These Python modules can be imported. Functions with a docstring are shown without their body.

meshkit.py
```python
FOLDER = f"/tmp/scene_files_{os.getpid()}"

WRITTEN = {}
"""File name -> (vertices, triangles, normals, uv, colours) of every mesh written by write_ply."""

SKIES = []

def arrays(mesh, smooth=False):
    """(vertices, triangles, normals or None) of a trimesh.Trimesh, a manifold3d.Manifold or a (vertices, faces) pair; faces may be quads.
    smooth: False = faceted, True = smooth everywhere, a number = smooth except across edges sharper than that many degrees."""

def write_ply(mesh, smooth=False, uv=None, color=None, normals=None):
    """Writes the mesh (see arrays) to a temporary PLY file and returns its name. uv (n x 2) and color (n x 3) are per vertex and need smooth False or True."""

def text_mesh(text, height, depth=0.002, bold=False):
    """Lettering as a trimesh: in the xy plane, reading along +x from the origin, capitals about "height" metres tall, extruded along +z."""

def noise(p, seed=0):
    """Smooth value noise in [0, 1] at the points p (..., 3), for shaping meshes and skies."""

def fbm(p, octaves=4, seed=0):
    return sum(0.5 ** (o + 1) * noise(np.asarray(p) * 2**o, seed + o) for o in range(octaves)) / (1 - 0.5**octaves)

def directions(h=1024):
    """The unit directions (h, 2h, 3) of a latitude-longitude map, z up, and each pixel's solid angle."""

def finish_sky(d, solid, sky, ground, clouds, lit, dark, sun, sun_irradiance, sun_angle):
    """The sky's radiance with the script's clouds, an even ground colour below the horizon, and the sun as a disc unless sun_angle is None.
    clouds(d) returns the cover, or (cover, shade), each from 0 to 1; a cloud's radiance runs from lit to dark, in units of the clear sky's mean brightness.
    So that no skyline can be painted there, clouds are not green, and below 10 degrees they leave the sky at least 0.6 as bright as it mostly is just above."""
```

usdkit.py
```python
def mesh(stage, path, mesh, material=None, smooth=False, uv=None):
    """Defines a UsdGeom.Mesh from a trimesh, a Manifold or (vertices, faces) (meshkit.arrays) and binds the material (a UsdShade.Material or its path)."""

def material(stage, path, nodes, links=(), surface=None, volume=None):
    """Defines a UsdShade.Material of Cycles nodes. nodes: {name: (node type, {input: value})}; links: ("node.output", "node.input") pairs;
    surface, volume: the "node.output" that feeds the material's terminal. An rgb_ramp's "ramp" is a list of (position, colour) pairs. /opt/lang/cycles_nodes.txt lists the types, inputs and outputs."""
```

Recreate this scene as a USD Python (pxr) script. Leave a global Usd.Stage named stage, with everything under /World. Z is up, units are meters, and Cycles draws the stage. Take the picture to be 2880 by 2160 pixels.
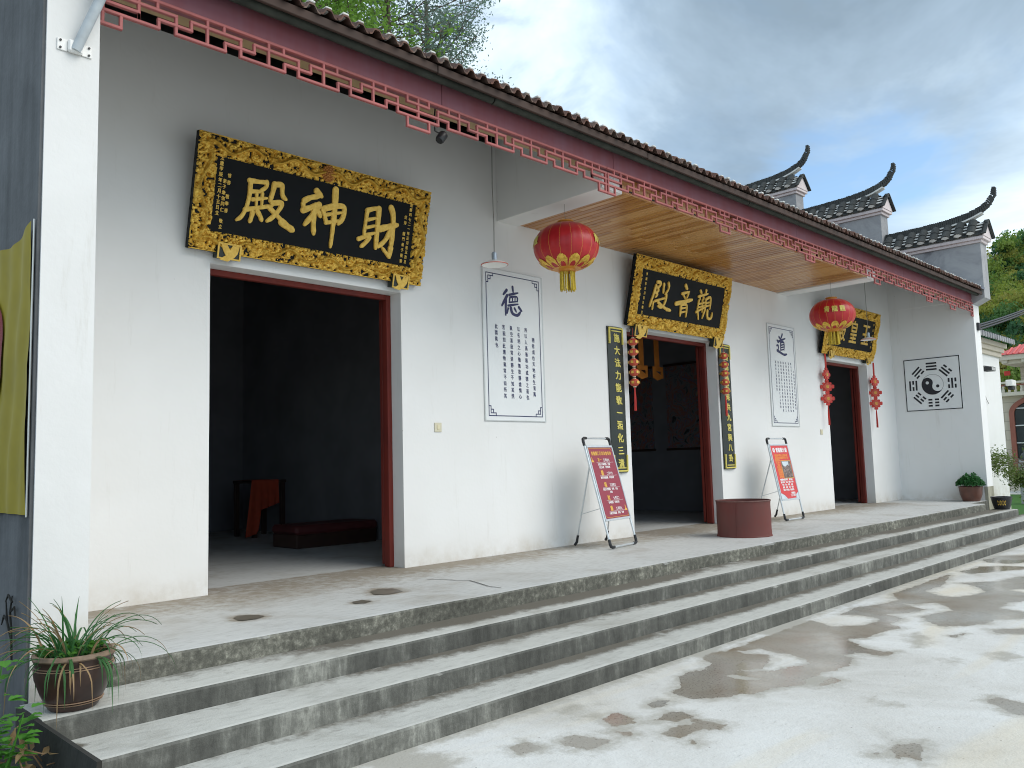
import math, random, glob
import numpy as np, trimesh, usdkit, meshkit
from pxr import Usd, UsdGeom, UsdLux, UsdShade, Gf, Sdf, Vt
from shapely.geometry import LineString, Polygon, Point, box as sbox
from shapely.ops import unary_union
from shapely import affinity

stage = Usd.Stage.CreateInMemory()
UsdGeom.SetStageUpAxis(stage, 'Z'); UsdGeom.SetStageMetersPerUnit(stage, 1.0)
UsdGeom.Xform.Define(stage, '/World'); stage.SetDefaultPrim(stage.GetPrimAtPath('/World'))
UsdGeom.Scope.Define(stage, '/World/Looks')
PI = math.pi

# ------------------------------------------------------------------ camera, sky, sun, exposure
EYE = np.array([-4.1331, -6.0858, 0.9238]); YAW, PITCH, ROLL, FPX = 0.7873, 0.0951, -0.0283, 2319.5
EXPOSURE = 0.86
SKY_STRENGTH = 0.14
SUN_INTENSITY, SUN_ANGLE = 0.32, 50.0
SUN_DIR = np.array([0.32, -0.66, 0.68]); SUN_DIR /= np.linalg.norm(SUN_DIR)
fw = np.array([math.sin(YAW)*math.cos(PITCH), math.cos(YAW)*math.cos(PITCH), math.sin(PITCH)])
rt0 = np.array([math.cos(YAW), -math.sin(YAW), 0]); up0 = np.cross(rt0, fw)
rt = math.cos(ROLL)*rt0 + math.sin(ROLL)*up0; up = -math.sin(ROLL)*rt0 + math.cos(ROLL)*up0
cam = UsdGeom.Camera.Define(stage, '/World/camera')
cam.CreateHorizontalApertureAttr(36.0); cam.CreateVerticalApertureAttr(27.0)
cam.CreateFocalLengthAttr(FPX/2880*36.0); cam.CreateClippingRangeAttr((0.05, 5000.0))
cam.CreateExposureAttr(EXPOSURE)
cam.AddTransformOp().Set(Gf.Matrix4d(*rt, 0, *up, 0, *(-fw), 0, *EYE, 1))

def mat(name, nodes, links, surface='p.BSDF', volume=None):
    return usdkit.material(stage, '/World/Looks/' + name, nodes, links, surface=surface, volume=volume)

def lobe(n, d, r0, amp):       # a broad bank of cloud around the direction d
    c0 = math.cos(math.radians(r0)); return {n+'d': ('vector_math', {'math_type': 'dot_product', 'vector2': tuple(d)}), n+'m': ('map_range', {'range_type': 'smoothstep', 'from_min': c0, 'from_max': 1.0-(1-c0)*.08, 'to_min': 0.0, 'to_max': amp, 'clamp': True}), n+'a': ('math', {'math_type': 'add'})}
sky_nodes = {
    'tc': ('texture_coordinate', {}),
    'sky': ('sky_texture', {'sky_type': 'single_scattering', 'sun_disc': False, 'sun_elevation': math.asin(SUN_DIR[2]), 'sun_rotation': math.atan2(SUN_DIR[0], SUN_DIR[1]), 'altitude': 300.0, 'air_density': 1.0, 'aerosol_density': 1.0}),
    'map': ('mapping', {'scale': (1.0, 1.0, 1.9), 'location': (0.37, 0.1, 0.0)}),
    'n1': ('noise_texture', {'scale': 2.6, 'detail': 8.0, 'roughness': 0.55, 'distortion': 0.35}),
    'n2': ('noise_texture', {'scale': 2.1, 'detail': 8.0, 'roughness': 0.58, 'distortion': 0.5}),
    'm2': ('mapping', {'scale': (1.0, 1.0, 1.7), 'location': (4.37, 1.1, 2.0)}),
    **lobe('dk', (0.836, 0.373, 0.403), 16, 0.22), **lobe('b1', (0.6344, 0.6411, 0.4319), 15, -0.11), **lobe('b2', (0.9341, 0.2459, 0.2588), 13, -0.19), **lobe('bl', (0.8963, 0.347, 0.2762), 7.5, -0.14),
    'cov': ('rgb_ramp', {'ramp': [(0.0, (0, 0, 0)), (0.33, (0, 0, 0)), (0.43, (0.8, 0.8, 0.8)), (0.52, (1, 1, 1)), (1.0, (1, 1, 1))]}),
    'shade': ('rgb_ramp', {'ramp': [(0.0, (5.2, 5.7, 5.85)), (0.30, (4.9, 5.45, 5.65)), (0.41, (3.9, 4.6, 5.1)), (0.51, (2.7, 3.4, 4.05)), (0.62, (1.75, 2.3, 2.85)), (0.75, (1.25, 1.68, 2.1)), (1.0, (1.1, 1.45, 1.8))]}),
    'mix': ('mix', {'mix_type': 'mix'}), 'tint': ('mix', {'mix_type': 'multiply', 'fac': 1.0, 'color2': (0.86, 0.92, 0.90)}),
    'bg': ('background_shader', {'strength': SKY_STRENGTH}),
}
sky_links = [('tc.generated', 'map.vector'), ('tc.generated', 'm2.vector'), ('map.vector', 'n1.vector'), ('m2.vector', 'n2.vector')]
prev = 'n2.fac'
for n in ('dk', 'b1', 'b2'):
    sky_links += [('tc.generated', n+'d.vector1'), (n+'d.value', n+'m.value'), (prev, n+'a.value1'), (n+'m.result', n+'a.value2')]; prev = n+'a.value'
sky_links += [('tc.generated', 'bld.vector1'), ('bld.value', 'blm.value'), ('n1.fac', 'bla.value1'), ('blm.result', 'bla.value2'), ('bla.value', 'cov.fac'),
    (prev, 'shade.fac'), ('cov.color', 'mix.fac'), ('sky.color', 'tint.color1'), ('tint.color', 'mix.color1'), ('shade.color', 'mix.color2'), ('mix.color', 'bg.color')]
skymat = usdkit.material(stage, '/World/Looks/cloudy_sky', sky_nodes, sky_links, surface='bg.background')
dome = UsdLux.DomeLight.Define(stage, '/World/sky'); dome.CreateIntensityAttr(1.0)
UsdShade.MaterialBindingAPI.Apply(dome.GetPrim()).Bind(skymat)
sun = UsdLux.DistantLight.Define(stage, '/World/sun')
sun.CreateIntensityAttr(SUN_INTENSITY); sun.CreateAngleAttr(SUN_ANGLE); sun.CreateNormalizeAttr(True); sun.CreateColorAttr(Gf.Vec3f(1.0, 0.945, 0.86))
zx = np.cross([0, 0, 1.0], SUN_DIR); zx /= np.linalg.norm(zx); zy = np.cross(SUN_DIR, zx)
sun.AddTransformOp().Set(Gf.Matrix4d(*zx, 0, *zy, 0, *SUN_DIR, 0, 0, 0, 20, 1))

# ------------------------------------------------------------------ helpers
USED = {}
def numbered(path):
    n = USED.get(path, -1) + 1; USED[path] = n
    return path if n == 0 else '%s_%03d' % (path, n)
def pathof(p): return '/World' if p is None else (p if isinstance(p, str) else str(p.GetPath()))
def obj(name, m, material, parent=None, smooth=False, label=None, kind=None, attr=None):
    p = numbered(pathof(parent) + '/' + name)
    gm = usdkit.mesh(stage, p, m, material, smooth=smooth); g = gm.GetPrim()
    for k_, v_ in (attr or {}).items():
        UsdGeom.PrimvarsAPI(gm).CreatePrimvar(k_, Sdf.ValueTypeNames.FloatArray, 'vertex').Set(Vt.FloatArray.FromNumpy(np.asarray(v_, np.float32)))
    if label: g.SetCustomDataByKey('label', label)
    if kind: g.SetCustomDataByKey('kind', kind)
    return g
def tag(g, label, cat=None, group=None, kind=None):
    g.SetCustomDataByKey('label', label)
    if cat: g.SetCustomDataByKey('category', cat)
    if group: g.SetCustomDataByKey('group', group)
    if kind: g.SetCustomDataByKey('kind', kind)
    return g
def thing(name, label, cat, loc=(0, 0, 0), rz=0.0, group=None):
    x = UsdGeom.Xform.Define(stage, numbered('/World/' + name))
    x.AddTranslateOp().Set(Gf.Vec3d(*map(float, loc))); x.AddRotateZOp().Set(float(math.degrees(rz)))
    return tag(x.GetPrim(), label, cat, group)
def xpart(name, parent):
    return UsdGeom.Xform.Define(stage, numbered(pathof(parent) + '/' + name)).GetPrim()
def dup(src, loc, rz, label, group=None):
    d = src.GetCustomData()
    base = src.GetName(); base = base[:-4] if base[-4:-3] == '_' and base[-3:].isdigit() else base
    t = thing(base, label, d['category'], loc, rz, group or d.get('group'))
    t.GetReferences().AddInternalReference(src.GetPath()); t.SetInstanceable(True)
    return t

class MB:
    def __init__(s): s.v = []; s.f = []; s.n = 0
    def add(s, v, f):
        v = np.asarray(v, float); f = np.asarray(f, int)
        if f.shape[1] == 4: f = np.vstack([f[:, [0, 1, 2]], f[:, [0, 2, 3]]])
        s.v.append(v); s.f.append(f + s.n); s.n += len(v); return s
    def tm(s, m): return s.add(m.vertices, m.faces)
    def box(s, a, b):
        (x0, y0, z0), (x1, y1, z1) = a, b
        v = [(x0, y0, z0), (x1, y0, z0), (x1, y1, z0), (x0, y1, z0), (x0, y0, z1), (x1, y0, z1), (x1, y1, z1), (x0, y1, z1)]
        return s.add(v, [(0, 3, 2, 1), (4, 5, 6, 7), (0, 1, 5, 4), (1, 2, 6, 5), (2, 3, 7, 6), (3, 0, 4, 7)])
    def rbox(s, a, b, r=0.004):      # box with chamfered edges
        a = np.array(a, float); b = np.array(b, float); c = (a+b)/2; h = (b-a)/2; r = min(r, h.min()*0.9)
        P = []
        for sx in (-1, 1):
            for sy in (-1, 1):
                for sz in (-1, 1):
                    q = np.array([sx, sy, sz])
                    for k in range(3):
                        e = h.copy(); e -= r; e[k] += r; P.append(c + q*e)
        m = trimesh.Trimesh(P).convex_hull if False else trimesh.convex.convex_hull(np.array(P))
        return s.tm(m)
    def obox(s, M, size):
        h = np.array(size)/2.0; b = MB().box(-h, h); v = np.array(b.v[0]) @ np.array(M)[:3, :3].T + np.array(M)[:3, 3]
        return s.add(v, b.f[0])
    def bar(s, p, q, w, h=None, roll=(0, 0, 1)):
        p = np.array(p, float); q = np.array(q, float); d = q-p; L = np.linalg.norm(d); d /= L
        r_ = np.array(roll, float)
        if abs(d @ r_) > 0.95: r_ = np.array([1.0, 0, 0])
        a = np.cross(d, r_); a /= np.linalg.norm(a); b = np.cross(a, d)
        M = np.eye(4); M[:3, 0] = d; M[:3, 1] = a; M[:3, 2] = b; M[:3, 3] = (p+q)/2
        return s.obox(M, (L, w, h or w))
    def tube(s, pts, r, sides=6, cap=True):
        p = np.asarray(pts, float); n = len(p)
        t = np.gradient(p, axis=0); t /= np.linalg.norm(t, axis=1, keepdims=True) + 1e-12
        ref = np.array([0, 0, 1.0]) if abs(t[:, 2]).mean() < 0.8 else np.array([1.0, 0, 0])
        a = np.cross(t, ref); a /= np.linalg.norm(a, axis=1, keepdims=True) + 1e-12; b = np.cross(t, a)
        rr = np.broadcast_to(r, (n,)); ang = np.arange(sides)*2*PI/sides
        v = p[:, None] + rr[:, None, None]*(np.cos(ang)[None, :, None]*a[:, None] + np.sin(ang)[None, :, None]*b[:, None])
        v = v.reshape(-1, 3); f = []
        for i in range(n-1):
            for j in range(sides):
                k = (j+1) % sides; f.append((i*sides+j, (i+1)*sides+j, (i+1)*sides+k, i*sides+k))
        f = np.array(f); f = np.vstack([f[:, [0, 1, 2]], f[:, [0, 2, 3]]])
        if cap:
            c = [(0, j, j+1) for j in range(1, sides-1)] + [((n-1)*sides, (n-1)*sides+j+1, (n-1)*sides+j) for j in range(1, sides-1)]
            f = np.vstack([f, c])
        return s.add(v, f)
    def lathe(s, prof, n=32, c=(0, 0, 0), rmod=None):
        prof = np.array(prof, float); a = np.arange(n)*2*PI/n
        R = prof[:, 0][:, None]*np.ones(n)[None]
        if rmod is not None: R = R*rmod(a, prof[:, 1])
        v = np.stack([R*np.cos(a)[None]+c[0], R*np.sin(a)[None]+c[1], np.repeat(prof[:, 1][:, None], n, 1)+c[2]], -1).reshape(-1, 3)
        f = [(i*n+j, i*n+(j+1) % n, (i+1)*n+(j+1) % n, (i+1)*n+j) for i in range(len(prof)-1) for j in range(n)]
        return s.add(v, f)
    def poly(s, poly, z0, z1, M=None):
        for g in getattr(poly, 'geoms', [poly]):
            if g.is_empty or g.area < 1e-8: continue
            m = trimesh.creation.extrude_polygon(g, z1-z0, engine='earcut'); m.apply_translation((0, 0, z0))
            if M is not None: m.apply_transform(M)
            s.tm(m)
        return s
    def flat(s, poly, z, M=None):
        for g in getattr(poly, 'geoms', [poly]):
            if g.is_empty or g.area < 1e-9: continue
            v, f = trimesh.creation.triangulate_polygon(g, engine='earcut')
            v = np.column_stack([v, np.full(len(v), z)]); f = np.array(f)
            n2 = np.cross(v[f[:, 1]]-v[f[:, 0]], v[f[:, 2]]-v[f[:, 0]])[:, 2]; f[n2 < 0] = f[n2 < 0][:, ::-1]
            if M is not None: v = v @ M[:3, :3].T + M[:3, 3]
            s.add(v, f)
        return s
    def mesh(s):
        v = np.vstack(s.v); f = np.vstack(s.f); u, inv = np.unique(f, return_inverse=True)
        return trimesh.Trimesh(v[u], inv.reshape(f.shape), process=False)
    def move(s, M):
        M = np.array(M); s.v = [v @ M[:3, :3].T + M[:3, 3] for v in s.v]; return s

def frame(o, ex, ey, ez):
    M = np.eye(4); M[:3, 0] = ex; M[:3, 1] = ey; M[:3, 2] = ez; M[:3, 3] = o; return M
def rotz(a, o=(0, 0, 0)):
    c, s = math.cos(a), math.sin(a); return frame(o, (c, s, 0), (-s, c, 0), (0, 0, 1))
def wallframe(x, y, z): return frame((x, y, z), (1, 0, 0), (0, 0, 1), (0, -1, 0))   # local x right, y up, z out of the facade
def leafquads(c, nrm, size, rng, aspect=0.5):
    """pointed leaf of two triangles folded along its midrib, for each centre"""
    n = len(c); d = rng.normal(size=(n, 3)); d /= np.linalg.norm(d, axis=1, keepdims=True)
    nn = nrm + rng.normal(size=(n, 3))*0.6; nn /= np.linalg.norm(nn, axis=1, keepdims=True)+1e-9
    a = np.cross(nn, d); a /= np.linalg.norm(a, axis=1, keepdims=True)+1e-9; b = np.cross(nn, a)
    s_ = (np.asarray(size)*np.ones(n))[:, None]
    v = np.stack([c-a*s_*.5, c+b*s_*aspect*.5+nn*s_*.08, c+a*s_*.5, c-b*s_*aspect*.5+nn*s_*.08], 1).reshape(-1, 3)
    k = np.arange(n)[:, None]*4; f = np.vstack([k+[[0, 1, 2]], k+[[0, 2, 3]]])
    return v, f

# ---- lettering
_font = {}; _gl = {}
def _ft(px):
    from PIL import ImageFont
    if px not in _font: _font[px] = ImageFont.truetype(glob.glob('/opt/blender-*/*/datafiles/fonts/Noto Sans CJK Regular.woff2')[0], px)
    return _font[px]
def glyph(ch, px=72, simp=0.6):
    """outline of a character in a unit box centred on 0"""
    k = (ch, px)
    if k in _gl: return _gl[k]
    from PIL import Image, ImageDraw
    im = Image.new('L', (px*2, px*2)); ImageDraw.Draw(im).text((px//2, px//2), ch, 255, font=_ft(px), anchor='lt')
    on = np.asarray(im) > 110; ys, xs = np.nonzero(on)
    if len(ys) == 0: return Polygon()
    pad = np.pad(on, ((0, 0), (1, 1))).astype(np.int8); df = np.diff(pad, axis=1)
    r0, s0 = np.nonzero(df == 1); r1, e0 = np.nonzero(df == -1)
    shp = unary_union([sbox(a, -r-1, b, -r) for r, a, b in zip(r0, s0, e0)]).buffer(0.7).buffer(-0.7).simplify(simp)
    cx, cy = (xs.min()+xs.max()+1)/2, -(ys.min()+ys.max()+1)/2
    _gl[k] = affinity.affine_transform(shp, [1/px, 0, 0, 1/px, -cx/px, -cy/px]); return _gl[k]
def put(ch, x, y, size, sx=1.0, rot=0.0, px=72, bold=0.0, shear=0.0):
    g = glyph(ch, px)
    if bold: g = g.buffer(bold)
    if shear: g = affinity.skew(g, xs=shear)
    if rot: g = affinity.rotate(g, rot, origin=(0, 0))
    return affinity.translate(affinity.scale(g, size*sx, size, origin=(0, 0)), x, y)
def brush(strokes):
    """brush strokes: (width, points) -> one outline with pressed starts and pointed ends"""
    out = []
    for w, pts in strokes:
        p = np.array(pts, float)
        if len(p) > 2:      # smooth
            q = [p[0]]
            for i in range(len(p)-1):
                for t in (0.33, 0.66, 1.0): q.append(p[i]*(1-t)+p[i+1]*t)
            q = np.array(q)
            for _ in range(2): q[1:-1] = 0.25*q[:-2]+0.5*q[1:-1]+0.25*q[2:]
            p = q
        n = len(p); 
        if n == 2: p = np.array([p[0], p[0]*.66+p[1]*.34, p[0]*.33+p[1]*.67, p[1]]); n = 4
        ww = np.interp(np.linspace(0, 1, n), [0, 0.12, 0.5, 0.85, 1.0], [1.05, 1.1, 0.86, 0.95, 0.62])*w/2
        cs = [Point(*p[i]).buffer(ww[i], 6) for i in range(n)]
        out += [unary_union([cs[i], cs[i+1]]).convex_hull for i in range(n-1)]
    return unary_union(out).simplify(0.0008)
def jitter(pts, amp, seed, step=0.04):
    """a closed outline resampled and roughened"""
    r = np.random.default_rng(seed); P = Polygon(pts).buffer(0)
    outs = []
    for g in getattr(P, 'geoms', [P]):
        L = g.exterior.length; n = max(8, int(L/step)); q = np.array([g.exterior.interpolate(i/n, normalized=True).coords[0] for i in range(n)])
        ctr = np.column_stack([q, np.full(n, seed*1.7)])
        dx = meshkit.fbm(ctr*9, 3, seed)-.5; dy = meshkit.fbm(ctr*9+31.3, 3, seed+5)-.5
        q = q + np.column_stack([dx, dy])*amp*2
        outs.append(Polygon(q).buffer(0))
    return unary_union(outs)
# ------------------------------------------------------------------ materials
GEO = {'g': ('geometry', {})}
def simple(name, col, rough=0.6, metal=0.0, var=0.12, scale=6.0, bump=0.0, bscale=60.0, spec=0.5, **kw):
    c = np.array(col)
    nodes = {'tc': ('geometry', {}), 'n': ('noise_texture', {'scale': scale, 'detail': 5.0, 'roughness': 0.6}),
             'r': ('rgb_ramp', {'ramp': [(0.25, tuple(c*(1-var))), (0.75, tuple(np.minimum(c*(1+var), 0.95)))]}),
             'p': ('principled_bsdf', {'roughness': rough, 'metallic': metal, 'specular_ior_level': spec, **kw})}
    links = [('tc.position', 'n.vector'), ('n.fac', 'r.fac'), ('r.color', 'p.base_color')]
    if bump:
        nodes['nb'] = ('noise_texture', {'scale': bscale, 'detail': 4.0}); nodes['b'] = ('bump', {'strength': 0.6, 'distance': bump})
        links += [('tc.position', 'nb.vector'), ('nb.fac', 'b.height'), ('b.normal', 'p.normal')]
    return mat(name, nodes, links)
def leafmat(name, c1, c2, trans=0.35, rough=0.5, brown=None):
    stops = [(0.0, c1), (0.75, c2), (1.0, brown or c2)]
    return mat(name, {'g': ('geometry', {}), 'r': ('rgb_ramp', {'ramp': stops}), 'p': ('principled_bsdf', {'roughness': rough, 'specular_ior_level': 0.35}),
                      't': ('translucent_bsdf', {}), 'm': ('mix_closure', {'fac': trans})},
               [('g.random_per_island', 'r.fac'), ('r.color', 'p.base_color'), ('r.color', 't.color'), ('p.BSDF', 'm.closure1'), ('t.BSDF', 'm.closure2')], surface='m.closure')
def rough_wall(name, base, stain, amount=0.5, streak=True, bump=0.004, rough=0.85):
    nodes = {'g': ('geometry', {}), 'mp': ('mapping', {'scale': (7.0, 7.0, 0.7)}), 'n1': ('noise_texture', {'scale': 1.0, 'detail': 7.0, 'roughness': 0.62}),
             'n2': ('noise_texture', {'scale': 2.3, 'detail': 8.0, 'roughness': 0.65}), 'ad': ('math', {'math_type': 'multiply_add', 'value2': 0.5}),
             'r': ('rgb_ramp', {'ramp': [(0.0, base), (0.55-amount*.3, base), (0.85-amount*.2, stain), (1.0, stain)]}),
             'n3': ('noise_texture', {'scale': 45.0, 'detail': 5.0}), 'b': ('bump', {'strength': 0.5, 'distance': bump}), 'p': ('principled_bsdf', {'roughness': rough, 'specular_ior_level': 0.25})}
    links = [('g.position', 'mp.vector'), ('mp.vector', 'n1.vector'), ('g.position', 'n2.vector'), ('n1.fac', 'ad.value1'), ('hf.value', 'ad.value3'), ('ad.value', 'r.fac'),
             ('r.color', 'p.base_color'), ('g.position', 'n3.vector'), ('n3.fac', 'b.height'), ('b.normal', 'p.normal')]
    nodes['hf'] = ('math', {'math_type': 'multiply', 'value2': 0.5}); links.append(('n2.fac', 'hf.value1'))
    return mat(name, nodes, links)

def plaster(name, base, var, footz, foot, amt, grime=0.0):
    """limewash: faint cloudy tone, hairline scuffs and splashed dirt along its foot"""
    c = np.array(base)
    nodes = {'g': ('geometry', {}), 'n': ('noise_texture', {'scale': 0.9, 'detail': 8.0, 'roughness': 0.6, 'distortion': 0.4}), 'r': ('rgb_ramp', {'ramp': [(0.25, tuple(c*(1-var)*np.array([1, .995, .98]))), (0.7, tuple(c*(1+var*.4)))]}),
        'sx': ('separate_xyz', {}), 'z': ('map_range', {'range_type': 'smoothstep', 'from_min': footz, 'from_max': footz+.30, 'to_min': 1.0, 'to_max': 0.0, 'clamp': True}), 'n4': ('noise_texture', {'scale': 4.0, 'detail': 9.0, 'roughness': 0.7}), 'n4m': ('map_range', {'from_min': 0.36, 'from_max': 0.66, 'clamp': True}),
        'ml': ('math', {'math_type': 'multiply'}), 'm2': ('math', {'math_type': 'multiply', 'value2': amt}), 'mx': ('mix', {'color2': foot}),
        'mpd': ('mapping', {'scale': (1.2, 1.2, .12)}), 'nd': ('noise_texture', {'scale': 6.0, 'detail': 8.0, 'roughness': 0.75}), 'rd': ('map_range', {'from_min': 0.58, 'from_max': 0.80, 'to_max': .55+grime, 'clamp': True}), 'mg': ('mix', {'color2': (0.56, 0.54, 0.49)}),
        'v': ('voronoi_texture', {'scale': 3.1}), 'rv': ('rgb_ramp', {'ramp': [(0.0, (.45, .42, .38)), (0.012, (.6, .58, .55)), (0.022, (1, 1, 1)), (1, (1, 1, 1))]}), 'mv': ('mix', {'mix_type': 'multiply', 'fac': 0.8}),
        'nb': ('noise_texture', {'scale': 28.0, 'detail': 6.0, 'roughness': .6}), 'b': ('bump', {'strength': 0.5, 'distance': 0.0025}), 'p': ('principled_bsdf', {'roughness': 0.9, 'specular_ior_level': 0.2})}
    return mat(name, nodes, [('g.position', 'n.vector'), ('n.fac', 'r.fac'), ('g.position', 'sx.vector'), ('sx.z', 'z.value'), ('g.position', 'n4.vector'), ('n4.fac', 'n4m.value'), ('z.result', 'ml.value1'), ('n4m.result', 'ml.value2'), ('ml.value', 'm2.value1'), ('m2.value', 'mx.fac'), ('r.color', 'mx.color1'),
        ('g.position', 'mpd.vector'), ('mpd.vector', 'nd.vector'), ('nd.fac', 'rd.value'), ('rd.result', 'mg.fac'), ('mx.color', 'mg.color1'), ('g.position', 'v.vector'), ('v.distance', 'rv.fac'), ('mg.color', 'mv.color1'), ('rv.color', 'mv.color2'), ('mv.color', 'p.base_color'), ('g.position', 'nb.vector'), ('nb.fac', 'b.height'), ('b.normal', 'p.normal')])
PLASTER = plaster('white_plaster', (0.77, 0.765, 0.75), 0.05, -0.06, (0.50, 0.44, 0.35), 0.75)
PILLAR = plaster('aged_white_plaster', (0.75, 0.745, 0.73), 0.09, 0.05, (0.52, 0.46, 0.35), 0.75, 0.25)
GREYWALL = rough_wall('dark_weathered_render', (0.16, 0.165, 0.17), (0.055, 0.058, 0.06), 0.8, bump=0.004)
GABLEGREY = mat('grey_cement_render', {'g': ('geometry', {}), 'n': ('noise_texture', {'scale': 1.6, 'detail': 9.0, 'roughness': 0.68, 'distortion': 0.5}), 'r': ('rgb_ramp', {'ramp': [(0.30, (0.13, 0.13, 0.14)), (0.40, (0.26, 0.26, 0.27)), (0.55, (0.35, 0.35, 0.355)), (0.75, (0.42, 0.415, 0.41))]}), 'n3': ('noise_texture', {'scale': 30.0, 'detail': 5.0}), 'b': ('bump', {'strength': 0.6, 'distance': 0.004}), 'p': ('principled_bsdf', {'roughness': 0.9, 'specular_ior_level': 0.2})},
    [('g.position', 'n.vector'), ('n.fac', 'r.fac'), ('r.color', 'p.base_color'), ('g.position', 'n3.vector'), ('n3.fac', 'b.height'), ('b.normal', 'p.normal')])
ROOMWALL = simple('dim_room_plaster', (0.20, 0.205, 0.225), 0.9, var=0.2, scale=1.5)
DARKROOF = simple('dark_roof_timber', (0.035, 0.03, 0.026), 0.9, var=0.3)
TANWOOD = simple('tan_timber', (0.36, 0.25, 0.13), 0.7, var=0.2, scale=3.0)

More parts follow.
